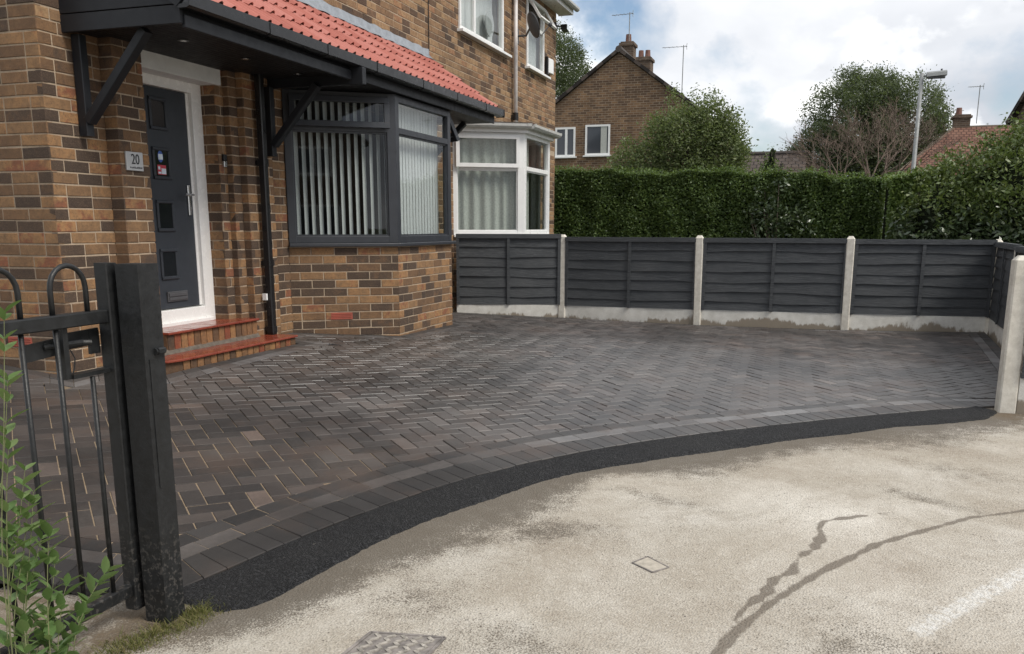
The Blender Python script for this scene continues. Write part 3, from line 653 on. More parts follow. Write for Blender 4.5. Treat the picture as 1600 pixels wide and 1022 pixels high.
# ------------------------------------------------------------------ brickwork
CH = .0825; BP = .2345; BJ = .0108; ZB = .02
def wall_boxes(mb, a, b, z0, z1, holes=(), th=.10):
    """mortar backing for a straight run; outward is to the right of travel"""
    a = Vector((*a, 0)); b = Vector((*b, 0)); u = (b - a); ln = u.length; u.normalize(); inn = Vector((-u.y, u.x, 0))
    i0 = .004; cuts = sorted({i0, ln - i0, *[h[0] for h in holes], *[h[1] for h in holes]}); cuts = [c for c in cuts if 0 <= c <= ln]
    for s0, s1 in zip(cuts, cuts[1:]):
        mid = (s0 + s1) / 2; zs = [(z0, z1)]
        for h in holes:
            if h[0] < mid < h[1]:
                nz = []
                for q0, q1 in zs:
                    if h[2] > q0: nz.append((q0, min(q1, h[2])))
                    if h[3] < q1: nz.append((max(q0, h[3]), q1))
                zs = nz
        for q0, q1 in zs:
            if q1 - q0 < 1e-3: continue
            p = [a + u * s0, a + u * s1, a + u * s1 + inn * th, a + u * s0 + inn * th]
            mb.prism([(v.x, v.y) for v in p], q0, q1)
def brick_run(store, a, b, z0, z1, holes=(), phase=0.0, mat='brick', proud=.005, e0=.004, e1=.004, keep_all=False):
    a = Vector((*a, 0)); b = Vector((*b, 0)); u = (b - a); ln = u.length; u.normalize(); n_ = Vector((u.y, -u.x, 0))
    k = math.ceil((z0 - ZB) / CH - .01)
    while ZB + (k + 1) * CH <= z1 + .03:
        zc = ZB + (k + .5) * CH; off = (phase + (k % 2) * .5 * BP) % BP; s = -off; 
        if random.random() < .06: s -= BP / 4
        while s < ln:
            L_ = BP
            if random.random() < .05: L_ = BP / 2
            s0, s1 = max(s + BJ / 2, -e0), min(s + L_ - BJ / 2, ln + e1)
            if s < 0: s0 = -e0
            if s + L_ > ln: s1 = ln + e1
            iv = [(s0, s1)]
            for h in holes:
                if h[2] < zc < h[3]:
                    nv = []
                    for q0, q1 in iv:
                        if q1 <= h[0] or q0 >= h[1]: nv.append((q0, q1)); continue
                        if q0 < h[0]: nv.append((q0, h[0]))
                        if q1 > h[1]: nv.append((h[1], q1))
                    iv = nv
            for q0, q1 in iv:
                if q1 - q0 > .025:
                    c = a + u * ((q0 + q1) / 2); c.z = zc
                    if keep_all or in_view(c, 260): store.append((c, u.copy(), n_.copy(), q1 - q0, mat, proud))
            s += L_
        k += 1
BRICK_ME = {}
def brick_geo(l, h, front):
    """box with a chamfered face; local x along the wall, y inward"""
    x, z, c = l / 2, h / 2, .0035
    vs = [(-x + c, -front, -z + c), (x - c, -front, -z + c), (x - c, -front, z - c), (-x + c, -front, z - c),
          (-x, -front + c, -z), (x, -front + c, -z), (x, -front + c, z), (-x, -front + c, z), (-x, .045, -z), (x, .045, -z), (x, .045, z), (-x, .045, z)]
    fs = [(0, 1, 2, 3)] + [(4 + i, 4 + (i + 1) % 4, (i + 1) % 4, i) for i in range(4)] + [(8 + i, 8 + (i + 1) % 4, 4 + (i + 1) % 4, 4 + i) for i in range(4)]
    return vs, fs
def place_bricks(store, wall, n_single=290):
    sc_ = []
    for q in store:
        c, u, n_, l_, mat, pr = q; U, V_, d = px(c); vis = 0 <= U <= 1600 and 0 <= V_ <= 1022
        view = (Vector((0, 0, CAMH)) - c).normalized(); sc_.append((l_ * max(0.02, view.dot(n_)) / max(d, .1) ** 2 if vis else 0, q))
    sc_.sort(key=lambda a: -a[0]); rest = {}
    for k, (s_, (c, u, n_, l_, mat, pr)) in enumerate(sc_):
        fr_ = pr + random.uniform(-.0018, .0022); h_ = CH - BJ + random.uniform(-.001, .001)
        M4 = Matrix(((u.x, -n_.x, 0, c.x), (u.y, -n_.y, 0, c.y), (0, 0, 1, c.z + random.uniform(-.0018, .0018)), (0, 0, 0, 1)))
        M4 = M4 @ Matrix.Rotation(random.gauss(0, .006), 4, 'Y') @ Matrix.Rotation(random.gauss(0, .008), 4, 'Z') @ Matrix.Rotation(random.gauss(0, .010), 4, 'X')
        if k < n_single and s_ > 0:
            key = (round(l_, 3), mat)
            if key not in BRICK_ME:
                vs, fs = brick_geo(key[0], CH - BJ, pr); me = bpy.data.meshes.new('brick'); me.from_pydata(vs, [], fs); me.materials.append(M[mat]); BRICK_ME[key] = me
            o = bpy.data.objects.new('brick', BRICK_ME[key]); COL.objects.link(o); o.parent = wall; o.matrix_local = M4
        else:
            vs, fs = brick_geo(l_, h_, fr_); rest.setdefault(mat, MB()).add([M4 @ Vector(v) for v in vs], fs)
    mb = MB(); ms = []
    for i, (k, r_) in enumerate(rest.items()): mb.cur = i; ms.append(M[k]); mb.add(r_.v, r_.f)
    if ms: tag(mb.build('brick_courses', ms, wall), kind='stuff')

# ------------------------------------------------------------------ the house, number 20
house = empty('brick_house'); tag(house, 'brown brick house with dark grey front door numbered 20 under a red tiled canopy', 'house')
TOP = 5.7; SOF = 2.79
PLAN_L = [((5.06, 9.0), (5.06, 5.0), -.2, TOP), ((5.06, 5.0), (5.605, 5.0), -.2, SOF), ((5.605, 5.0), (5.605, 4.885), -.2, SOF), ((5.605, 4.885), (5.905, 4.885), -.2, SOF), ((5.905, 4.885), (5.905, 5.25), -.2, SOF),
          ((6.966, 5.25), (6.966, 5.015), -.2, SOF), ((6.966, 5.015), (7.075, 5.015), -.2, SOF), ((7.075, 5.015), (7.075, 4.955), -.2, SOF), ((7.075, 4.955), (7.19, 4.955), -.2, SOF), ((7.19, 4.955), (7.19, 4.885), -.2, SOF),
          ((7.19, 4.885), (7.60, 4.885), -.2, SOF), ((7.60, 4.885), (7.60, 5.0), -.2, SOF), ((7.60, 5.0), (8.0, 5.0), -.2, SOF)]
BAY = [((8.0, 5.0), (8.63, 4.1), -.2, 1.262), ((8.63, 4.1), (10.11, 4.1), -.2, 1.262), ((10.11, 4.1), (10.75, 5.0), -.2, 1.262)]
PLAN_R = [((10.75, 5.0), (11.6, 5.0), -.2, SOF)]
UP = ((5.06, 5.0), (11.6, 5.0), SOF, TOP)
mb = MB()
for s_ in PLAN_L + PLAN_R + [UP]: wall_boxes(mb, *s_)
# solid cores so that nothing is seen through the recess
mb.box((5.16, 5.1, -.2), (5.6, 5.4, SOF)); mb.box((7.3, 5.1, -.2), (7.9, 5.4, SOF))
wall = mb.build('wall', M['mortar'], house)
st = []
for k, (a, b, z0, z1) in enumerate(PLAN_L + PLAN_R):
    ln = math.hypot(b[0] - a[0], b[1] - a[1]); ph = [0, .117, 0, .117, 0, 0, .05, 0, .117, 0, 0, 0, .06, .1][k]
    if k == 0: ph = (BP - (ln % BP)) % BP
    brick_run(st, a, b, .20, z1 if z1 > SOF else 2.80, phase=ph, mat='brick')
brick_run(st, UP[0], UP[1], SOF, TOP, phase=.117, mat='brick_warm')
place_bricks(st, wall)
mb = MB()
for s_ in BAY: wall_boxes(mb, *s_)
bayw = mb.build('bay_wall', M['mortar'], house); st = []
for k, (a, b, z0, z1) in enumerate(BAY): brick_run(st, a, b, .2, 1.25, phase=(.02, .117, 0)[k], mat='brick')
place_bricks(st, bayw, 180)
# a terracotta air brick in each low wall
def air_brick(c, u, n_):
    mb = MB(); c = Vector(c); u = Vector(u); n_ = Vector(n_)
    def bx_(s0, s1, z0, z1, d0, d1): 
        p = [c + u * s0 + n_ * d0, c + u * s1 + n_ * d0, c + u * s1 + n_ * d1, c + u * s0 + n_ * d1]
        if (p[1] - p[0]).cross(p[2] - p[1]).z < 0: p.reverse()
        mb.prism([(q.x, q.y) for q in p], c.z + z0, c.z + z1)
    bx_(-.11, .11, -.036, .036, -.01, .007)
    for i in range(4): bx_(-.10, .10, -.030 + i * .017, -.021 + i * .017, .007, .012)
    mb.build('air_brick', M['redvent'], house)
ub = Vector((.63, -.9, 0)).normalized(); nb = Vector((ub.y, -ub.x, 0)); cb_ = Vector((8.0, 5.0, 0)) + ub * .50
air_brick((cb_.x, cb_.y, ZB + CH * 6.5), ub, nb)
air_brick((5.06, 5.44, ZB + CH * 7.5), (0, -1, 0), (-1, 0, 0))

# door, frame, lintel
mb = MB(); mb.box((5.90, 4.992, 2.662), (7.034, 5.25, SOF + .02)); mb.build('lintel', M['lintel'], house, bevel=.006)
FY, DX0, DX1, DZ0, DZ1 = 5.155, 5.965, 6.80, .775, 2.575
mb = MB(); mb.box((5.90, FY, .60), (DX0, FY + .1, 2.665)); mb.box((6.83, FY, .60), (6.966, FY + .1, 2.665)); mb.box((DX0, FY, DZ1 + .005), (6.83, FY + .1, 2.665)); mb.box((DX0, FY, .60), (6.83, FY + .1, DZ0 - .008))
mb.box((6.80, FY + .035, .775), (6.832, FY + .1, 2.58)); mb.box((DX0, FY - .03, .60), (6.90, FY - .001, .665))
mb.build('door_frame', M['white_gloss'], house, bevel=.006)
mb = MB(); DY = 5.195; mb.box((DX0 - .01, DY, DZ0), (DX1, DY + .05, DZ1)); 
door = mb.build('front_door', M['grey_door'], house, bevel=.004)
for k, zc in enumerate((2.37, 1.975, 1.55, 1.15)):
    x0, x1, hh_ = 6.335, 6.525, .115
    mb = MB(); mb.bar((x0 - .012, DY - .004, zc + hh_), (x1 + .012, DY - .004, zc + hh_), .024, .028, ch=.006); mb.bar((x0 - .012, DY - .004, zc - hh_), (x1 + .012, DY - .004, zc - hh_), .024, .028, ch=.006)
    mb.bar((x0, DY - .004, zc - hh_ + .014), (x0, DY - .004, zc + hh_ - .014), .026, .024, up=(0, 1, 0), ch=.006); mb.bar((x1, DY - .004, zc - hh_ + .014), (x1, DY - .004, zc + hh_ - .014), .026, .024, up=(0, 1, 0), ch=.006)
    mb.build('glazing_bead', M['grey_door'], door)
    mb = MB(); mb.box((x0 + .013, DY - .004, zc - hh_ + .014), (x1 - .013, DY - .0015, zc + hh_ - .014)); g = NT('door_glass_%d' % k); g.set(col=(.012, .014, .016), rough=.06, spec=.7); mb.build('pane', g.m, door)
mb = MB(); 
for i in range(12):
    a = 2 * math.pi * i / 12; mb.v.append((6.42 + .032 * math.cos(a), DY - .0052, 2.03 + .048 * math.sin(a)))
mb.f.append(tuple(range(12))); mb.mi.append(0); mb.build('round_sticker', M['blue'], door)
mb = MB(); mb.box((6.394, DY - .0068, 2.005), (6.446, DY - .0056, 2.05)); mb.build('round_sticker_label', M['pale'], door)
mb = MB(); mb.box((6.375, DY - .0062, 1.885), (6.478, DY - .0048, 1.962)); stk = mb.build('red_sticker', M['red'], door)
mb = MB(); mb.box((6.38, DY - .0078, 1.925), (6.405, DY - .0066, 1.95)); mb.box((6.38, DY - .0078, 1.892), (6.415, DY - .0066, 1.907)); mb.box((6.42, DY - .0078, 1.89), (6.475, DY - .0066, 1.935)); mb.build('sticker_print', M['pale'], door)
mb = MB(); mb.bar((6.37, DY - .008, .875), (6.63, DY - .008, .875), .012, .085, ch=.003); mb.bar((6.385, DY - .016, .89), (6.615, DY - .016, .89), .01, .03, ch=.003); mb.bar((6.385, DY - .016, .855), (6.615, DY - .016, .855), .01, .024, ch=.003); mb.build('letter_box', M['dish'], door)
mb = MB(); mb.bar((6.748, DY - .008, 1.56), (6.748, DY - .008, 1.81), .034, .016, up=(0, 1, 0), ch=.006); mb.tube([(6.748, DY - .01, 1.73), (6.748, DY - .06, 1.73), (6.735, DY - .068, 1.73), (6.63, DY - .068, 1.73)], .009); mb.tube([(6.748, DY - .012, 1.62), (6.748, DY - .022, 1.62)], .011); mb.build('handle', M['steel'], door, smooth=False)
# steps
def step(y0, y1, x0, x1, z0, z1, name, rnd_left=0.0):
    """red tiled tread on a riser of upright bricks"""
    body = MB(); pl = [(x0 + rnd_left, y0), (x1, y0), (x1, y1), (x0, y1), (x0, y0 + rnd_left * .75), (x0 + rnd_left * .28, y0 + rnd_left * .2)] if rnd_left else [(x0, y0), (x1, y0), (x1, y1), (x0, y1)]
    body.prism(pl, z0, z1 - .02); s_ = body.build(name, M['step_brick'], house)
    n_ = round((x1 - x0 - rnd_left) / .0835); w = (x1 - x0 - rnd_left) / n_
    for i in range(n_):
        b_ = MB(); xa = x0 + rnd_left + i * w; b_.box((xa + .005, y0 - .006 - random.uniform(0, .003), z0), (xa + w - .005, y0 + .03, z1 - .026)); b_.build('brick', M['step_brick'], s_)
    nt_ = round((x1 - x0) / .30); w = (x1 - x0 + .02) / nt_
    for i in range(nt_):
        b_ = MB(); xa = x0 - .008 + i * w; ya = y0 - .03
        if rnd_left and i == 0: b_.prism([(xa + rnd_left, ya), (xa + w - .002, ya), (xa + w - .002, y1), (xa, y1), (xa, ya + rnd_left * .75), (xa + rnd_left * .28, ya + rnd_left * .2)], z1 - .02, z1)
        else: b_.box((xa + .001, ya, z1 - .02), (xa + w - .002, y1, z1))
        b_.build('tread_tile', M['quarry'], s_, bevel=.005)
    return s_
step(4.60, 4.96, 5.56, 7.385, .2, .462, 'lower_step', .2)
step(4.852, 5.152, 5.91, 7.15, .40, .635, 'upper_step')
mb = MB(); mb.add([(5.62, 4.822, .463), (7.16, 4.822, .463), (7.16, 4.851, .502), (5.62, 4.851, .498), (5.62, 4.88, .2), (7.16, 4.88, .2)], [(0, 1, 2, 3), (0, 3, 4), (1, 5, 2), (2, 5, 4, 3), (0, 4, 5, 1)]); mb.build('mortar_fillet', M['cement'], house)
# number plate and bell
def text_mesh(txt, size, mat, parent, mtx, name='lettering', ext=.0012):
    cu = bpy.data.curves.new('t', 'FONT'); cu.body = txt; cu.size = size; cu.extrude = ext; cu.align_x = 'CENTER'; cu.align_y = 'CENTER'
    ob = bpy.data.objects.new('t', cu); COL.objects.link(ob); dg = bpy.context.evaluated_depsgraph_get(); me = bpy.data.meshes.new_from_object(ob.evaluated_get(dg)); bpy.data.objects.remove(ob)
    me.materials.clear(); me.materials.append(mat); o = link(name, me, parent); o.matrix_local = mtx; return o
mb = MB(); mb.box((5.642, 4.864, 1.872), (5.818, 4.878, 2.008)); plate = mb.build('number_plate', M['plate'], house, bevel=.002)
FACE_Y = Matrix.Rotation(R(90), 4, 'X')
text_mesh('20', .105, M['ink'], plate, Matrix.Translation((5.735, 4.8625, 1.952)) @ FACE_Y @ Matrix.Diagonal((.85, 1, 1, 1)))
mb = MB()
for i in range(9):
    xa = 5.675 + i * .0145; mb.box((xa, 4.8625, 1.888), (xa + random.uniform(.006, .011), 4.8638, 1.888 + random.choice((.008, .012, .014))))
mb.build('small_print', M['dish'], plate)
mb = MB(); mb.box((7.00, 4.985, 1.975), (7.045, 5.012, 2.03)); bell = mb.build('doorbell', M['steel'], house, bevel=.004)
mb = MB(); mb.box((7.00, 4.985, 2.0305), (7.045, 5.012, 2.085)); mb.build('camera_head', M['black'], bell, bevel=.004)

# canopy
CX0, CX1, EY, EZ, TY, TZ = 5.27, 11.5, 4.0, 2.965, 4.995, 3.655
sl_ = Vector((0, TY - EY, TZ - EZ)); SLN = sl_.length; sl_.normalize(); nr = Vector((0, -sl_.z, sl_.y))
mb = MB(); c0 = Vector((0, EY + .03, EZ - .035)); 
mb.extrude([(0, 0), (.03, .0), (.03, 1), (0, 1)], (0, 0, 0), (0, 0, .001)) if False else None
def slab(x0, x1, t0, t1, y_off=0):
    p = [Vector((x0, EY, EZ)) + sl_ * t0, Vector((x1, EY, EZ)) + sl_ * t0, Vector((x1, EY, EZ)) + sl_ * t1, Vector((x0, EY, EZ)) + sl_ * t1]
    return p
p = slab(CX0 + .05, CX1 - .02, .03, SLN); up_ = [q - nr * .03 for q in p]; dn = [q - nr * .07 for q in p]
mb.add(up_ + dn, [(0, 1, 2, 3), (7, 6, 5, 4), (0, 4, 5, 1), (1, 5, 6, 2), (2, 6, 7, 3), (3, 7, 4, 0)])
roof = mb.build('canopy_roof', M['black_board'], house)
TW = .2929; GAUGE = SLN / 4; TLEN = GAUGE + .06
def tile_mesh(w):
    n_ = 22; prof = []
    for i in range(n_ + 1):
        x = i / n_ * TW; u = (x % (TW / 2)) / (TW / 2)
        if i == n_: u = 1.0
        z = .0
        if u > .60: z = .028 * math.sin((u - .60) / .40 * math.pi) ** .6
        elif .1 < u < .55: z = .0035 * (1 if int(u * 20) % 2 else 0)
        prof.append((x * w / TW, z))
    vs = []
    for yy, lift in ((0, .030), (TLEN, .002)):
        for x, z in prof: vs.append((x, yy, z + lift))
    for x, z in prof: vs.append((x, .002, z + .030 - .007) if z > .004 else (x, .002, .004))
    m_ = n_ + 1; fs = []
    for i in range(n_): fs.append((i, i + 1, m_ + i + 1, m_ + i)); fs.append((2 * m_ + i, 2 * m_ + i + 1, i + 1, i))
    fs.append((0, m_, 2 * m_)); fs.append((n_, 2 * m_ + n_, m_ + n_))
    me = bpy.data.meshes.new('roof_tile'); me.from_pydata(vs, [], fs); me.materials.append(M['tile']); me.update(); return me
ntl = round((CX1 - CX0) / TW); tw = (CX1 - CX0) / ntl; tme = tile_mesh(tw)
for r_ in range(4):
    for i in range(ntl):
        o = bpy.data.objects.new('roof_tile', tme); COL.objects.link(o); o.parent = roof
        b0 = Vector((CX0 + i * tw, EY, EZ)) + sl_ * (r_ * GAUGE - .005) + nr * (-.030 + random.uniform(-.0025, .0025)) + Vector((random.uniform(-.002, .002), 0, 0))
        o.matrix_local = Matrix(((1, 0, 0, b0.x), (0, sl_.y, nr.y, b0.y), (0, sl_.z, nr.z, b0.z), (0, 0, 0, 1)))
# lead flashing, dressed over the top course
mb = MB(); n_ = 60; vs = []
for i in range(n_ + 1):
    x = CX0 + (CX1 + .1 - CX0) * i / n_; w = .006 * math.sin(i * 1.7) + .004 * math.sin(i * 4.1)
    vs += [(x, 4.985, TZ + .085 + w), (x, 4.982, TZ + .01 + w), (x, 4.90 + w, TZ - .045), (x, 4.87 + w * 2, TZ - .062)]
mb.add(vs, [(i * 4 + k, i * 4 + k + 1, (i + 1) * 4 + k + 1, (i + 1) * 4 + k) for i in range(n_) for k in range(3)]); fl = mb.build('lead_flashing', M['lead'], house, smooth=True)
md = fl.modifiers.new('s', 'SOLIDIFY'); md.thickness = .004
# end panel of horizontal boards on the left, beams, fascia, soffit
mb = MB()
for k, (z0, z1) in enumerate(((2.765, 2.878), (2.884, 3.05), (3.056, 3.30))):
    ymin = 4.02 if k == 0 else EY + max(0, (z0 - EZ)) / (TZ - EZ) * (TY - EY) + .02
    ymin2 = 4.02 if k == 0 else max(4.02, EY + max(0, (z1 - EZ)) / (TZ - EZ) * (TY - EY) + .03)
    mb.add([(5.268, ymin, z0), (5.268, 5.0, z0), (5.268, 5.0, z1), (5.268, ymin2, z1), (5.30, ymin, z0), (5.30, 5.0, z0), (5.30, 5.0, z1), (5.30, ymin2, z1)], [(0, 3, 2, 1), (4, 5, 6, 7), (0, 1, 5, 4), (1, 2, 6, 5), (2, 3, 7, 6), (3, 0, 4, 7)])
mb.build('end_panel', M['black_board'], house, bevel=.003)
mb = MB(); mb.add([(5.262, 4.02, 2.86), (5.262, 3.95, 2.92), (5.262, 3.98, 3.0), (5.262, TY, TZ + .02), (5.262, TY, TZ - .12), (5.235, 4.02, 2.86), (5.235, 3.95, 2.92), (5.235, 3.98, 3.0), (5.235, TY, TZ + .02), (5.235, TY, TZ - .12)], [(0, 1, 2, 3, 4), (9, 8, 7, 6, 5), (0, 5, 6, 1), (1, 6, 7, 2), (2, 7, 8, 3), (3, 8, 9, 4), (4, 9, 5, 0)]); mb.build('barge_board', M['black_board'], house)
mb = MB(); mb.box((5.30, 4.005, 2.742), (7.57, 4.035, 2.825)); mb.build('porch_beam', M['black_board'], house, bevel=.006)
mb = MB(); mb.box((7.575, 3.90, 2.705), (7.645, 4.88, 2.85)); mb.build('cross_beam', M['black_board'], house, bevel=.004)
mb = MB(); mb.box((5.30, 4.045, 2.80), (7.70, 4.065, 2.935)); mb.box((7.78, 4.03, 2.765), (11.47, 4.05, 2.93)); mb.build('fascia', M['black_board'], house, bevel=.003)
sof = None
mb = MB(); mb.box((5.30, 4.036, 2.805), (7.70, 5.25, 2.815)); sof = mb.build('porch_soffit', M['soffit'], house)
for i in range(19):
    ya = 4.04 + i * .052; b_ = MB(); b_.box((5.302, ya, SOF), (7.698, ya + .047, 2.804)); b_.build('soffit_board', M['soffit'], sof)
mb = MB(); mb.box((7.785, 4.051, 2.772), (11.46, 4.99, 2.782)); mb.build('bay_soffit', M['soffit'], house)
for x, y in ((5.85, 4.45), (6.62, 4.45), (7.4, 4.45)):
    mb = MB(); mb.tube([(x, y, SOF - .006), (x, y, SOF + .01)], [.042, .042], 14); d_ = mb.build('downlight', M['black'], house); b_ = MB(); b_.tube([(x, y, SOF - .008), (x, y, SOF + .004)], [.024, .024], 12); b_.build('lens', M['lens'], d_)
gp = [(-.052, 0), (-.055, .07), (-.048, .075), (-.044, .012), (.044, .012), (.044, .075), (.055, .078), (.055, .0), (.03, -.012), (-.03, -.012)]
mb = MB(); mb.extrude(gp, (5.24, 3.975, 2.862), (11.54, 3.975, 2.862)); gut = mb.build('gutter', M['black'], house)
for x in (6.2, 7.05, 7.95, 9.0, 9.95, 10.9):
    mb = MB(); mb.extrude([(a * 1.08, b * 1.02 - .004) for a, b in gp], (x - .035, 3.975, 2.862), (x + .035, 3.975, 2.862)); mb.build('gutter_joint', M['black'], gut)
mb = MB(); mb.box((11.54, 3.915, 2.845), (11.548, 4.03, 2.945)); mb.build('gutter_end', M['black'], gut)
def bracket(x, y_w, y_t, z_b, z_t, back=5.0):
    root = MB(); root.bar((x, back - .045, z_b), (x, back - .045, z_t), .07, .075, up=(0, 1, 0), ch=.006)
    root.bar((x, back - .08, z_b + .10), (x, y_t, z_t + .0), .062, .075, up=(1, 0, 0), ch=.005); return root.build('bracket', M['black_board'], house)
bracket(5.375, 4.9, 4.38, 2.09, 2.765); bracket(7.53, 4.9, 4.33, 2.10, 2.71, 4.885); bracket(11.25, 4.9, 4.36, 2.15, 2.76)
# rainwater pipe beside the door
mb = MB(); mb.bar((7.345, 4.815, .465), (7.345, 4.815, 2.79), .065, .065, up=(0, 1, 0), ch=.008); dp = mb.build('downpipe', M['black'], house)
for z in (.48, 1.1, 2.0):
    mb = MB(); mb.bar((7.345, 4.815, z), (7.345, 4.815, z + .06), .078, .078, up=(0, 1, 0), ch=.01); mb.box((7.315, 4.85, z + .01), (7.375, 4.89, z + .05)); mb.build('pipe_clip', M['black'], dp)
mb = MB(); mb.box((7.275, 4.815, .79), (7.30, 4.855, .85)); mb.build('pipe_tag', M['white'], dp)

# bay windows
def member(mb, a, b, z0, z1, s0, s1, d0, d1):
    """upright box along the run a to b, from s0 to s1, d outward"""
    a = Vector((*a, 0)); b = Vector((*b, 0)); u = (b - a).normalized(); n_ = Vector((u.y, -u.x, 0))
    p = [a + u * s0 + n_ * d1, a + u * s1 + n_ * d1, a + u * s1 + n_ * d0, a + u * s0 + n_ * d0]
    mb.prism([(q.x, q.y) for q in p], z0, z1)
def bay_window(parent, pts, zs, zh, ztr, mat, vent_sides, gl=True, stile=.075, post=.085, sill_d=.05, openv=6, rail=.07):
    root = None; mb = MB()
    for i in range(3):
        a, b = pts[i], pts[i + 1]; ln = math.hypot(b[0] - a[0], b[1] - a[1])
        member(mb, a, b, zs, zs + rail, .0, ln, -.06, .0); member(mb, a, b, zh - rail, zh, .0, ln, -.06, .001)
        member(mb, a, b, zs, zh, 0 if i else .0, stile if i == 0 else post, -.06, .004); member(mb, a, b, zs, zh, ln - (post if i < 2 else stile), ln, -.06, .003)
        member(mb, a, b, ztr - .03, ztr + .03, post, ln - post, -.055, .002)
    root = mb.build('bay_window', mat, parent, bevel=.004)
    for i in range(3):
        a, b = pts[i], pts[i + 1]; ln = math.hypot(b[0] - a[0], b[1] - a[1]); e0 = stile if i == 0 else post; e1 = post if i < 2 else stile
        g_ = MB(); member(g_, a, b, zs + rail + .014, ztr - .044, e0 + .014, ln - e1 - .014, -.036, -.030); g_.build('pane', M['glass'], root)
        b_ = MB()
        z0, z1 = zs + rail, ztr - .03
        member(b_, a, b, z0, z0 + .016, e0, ln - e1, -.045, -.015); member(b_, a, b, z1 - .016, z1, e0, ln - e1, -.045, -.015); member(b_, a, b, z0 + .016, z1 - .016, e0, e0 + .016, -.045, -.015); member(b_, a, b, z0 + .016, z1 - .016, ln - e1 - .016, ln - e1, -.045, -.015)
        b_.build('glazing_bead', mat, root)
        if i in vent_sides:
            # top-hung light, pushed open
            u = (Vector(b) - Vector(a)).normalized(); n_ = Vector((u.y, -u.x)); v0, v1 = ztr + .0, zh - rail + .02; hv = v1 - v0; w0, w1 = e0 - .02, ln - e1 + .02
            f_ = MB(); q = .055
            f_.box((w0, -.03, -hv), (w1, .012, -hv + q)); f_.box((w0, -.03, -q), (w1, .012, 0)); f_.box((w0, -.03, -hv + q), (w0 + q, .012, -q)); f_.box((w1 - q, -.03, -hv + q), (w1, .012, -q))
            o = f_.build('opening_light', mat, root, bevel=.003)
            M4 = Matrix(((u.x, -n_.x, 0, a[0] + n_.x * .022), (u.y, -n_.y, 0, a[1] + n_.y * .022), (0, 0, 1, v1), (0, 0, 0, 1))) @ Matrix.Rotation(R(-openv[i] if hasattr(openv, '__len__') else -openv), 4, 'X')
            o.matrix_local = M4
            g_ = MB(); g_.box((w0 + q - .002, -.012, -hv + q - .002), (w1 - q + .002, -.006, -q + .002)); g2 = g_.build('pane', M['glass'], root); g2.matrix_local = M4
        else:
            g_ = MB(); member(g_, a, b, ztr + .03, zh - rail, e0, ln - e1, -.036, -.030); g_.build('pane', M['glass'], root)
    mb = MB(); o2 = []
    n0 = lambda a, b: Vector(((b[1] - a[1]), -(b[0] - a[0]))).normalized()
    def off(i, d):
        if i == 0: return Vector(pts[0]) + n0(pts[0], pts[1]) * d
        if i == 3: return Vector(pts[3]) + n0(pts[2], pts[3]) * d
        na, nb_ = n0(pts[i - 1], pts[i]), n0(pts[i], pts[i + 1]); mt = (na + nb_).normalized(); return Vector(pts[i]) + mt * (d / mt.dot(na))
    ou = [off(i, sill_d) for i in range(4)]; iu = [off(i, -.07) for i in range(4)]
    mb.prism([tuple(q) for q in ou] + [tuple(q) for q in reversed(iu)], zs - .035, zs - .001); mb.build('sill', mat, root, bevel=.006)
    return root
BPT = [(7.985, 4.985), (8.63, 4.095), (10.11, 4.095), (10.755, 4.985)]
bay_window(house, BPT, 1.298, 2.765, 2.42, M['grey'], (0, 2), openv=(7, 0, 26))
mb = MB()
def room(mb, x0, x1, y0, y1, z0, z1):
    vs = [(x0, y0, z0), (x1, y0, z0), (x1, y1, z0), (x0, y1, z0), (x0, y0, z1), (x1, y0, z1), (x1, y1, z1), (x0, y1, z1)]
    mb.add(vs, [(0, 1, 2, 3), (4, 7, 6, 5), (3, 2, 6, 7), (0, 3, 7, 4), (1, 5, 6, 2)])
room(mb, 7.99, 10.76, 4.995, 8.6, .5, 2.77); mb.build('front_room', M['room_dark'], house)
mb = MB(); mb.prism([(8.05, 5.0), (8.66, 4.16), (10.08, 4.16), (10.7, 5.0)], 1.2, 1.262); mb.build('window_board', M['white'], house)

# blinds hang in the bay: things of their own
def blind(a, b, s0, s1, n_, ang, z0, z1, name, label, inset=.14, w=.089):
    a = Vector(a); b = Vector(b); u = (b - a).normalized(); inn = Vector((-u.y, u.x)); root = empty(name, (*(a + u * s0 + inn * inset), z0)); base = root.location.copy()
    hr = MB(); p0 = a + u * (s0 - .04) + inn * inset; p1 = a + u * (s1 + .04) + inn * inset; hr.bar(Vector((*p0, z1 + .015)) - base, Vector((*p1, z1 + .015)) - base, .04, .03); hr.build('head_rail', M['white'], root)
    me_ = None
    for i in range(n_):
        c = a + u * (s0 + (s1 - s0) * i / (n_ - 1)) + inn * inset
        if me_ is None:
            sl = MB(); k_ = 6; vs = []
            for j in range(k_ + 1):
                x = (j / k_ - .5) * w; vs += [(x, .006 * math.cos(x / w * math.pi), 0), (x, .006 * math.cos(x / w * math.pi), z1 - z0)]
            sl.add(vs, [(2 * j, 2 * j + 2, 2 * j + 3, 2 * j + 1) for j in range(k_)]); me_ = sl.mesh('slat', M['blind'], True)
        o = bpy.data.objects.new('slat', me_); COL.objects.link(o); o.parent = root
        o.location = Vector((c.x, c.y, z0)) - base; o.rotation_euler = (0, 0, math.atan2(u.y, u.x) + ang + random.gauss(0, .02))
    return root
bl = blind(BPT[0], BPT[1], .12, 1.02, 13, R(58), 1.32, 2.70, 'vertical_blind', ''); tag(bl, 'white vertical blind with slats turned open in the left side of the grey bay window', 'blind')
bl = blind(BPT[1], BPT[2], .10, 1.38, 17, R(3), 1.32, 2.70, 'vertical_blind', ''); tag(bl, 'closed white vertical blind behind the front panes of the grey bay window', 'blind')
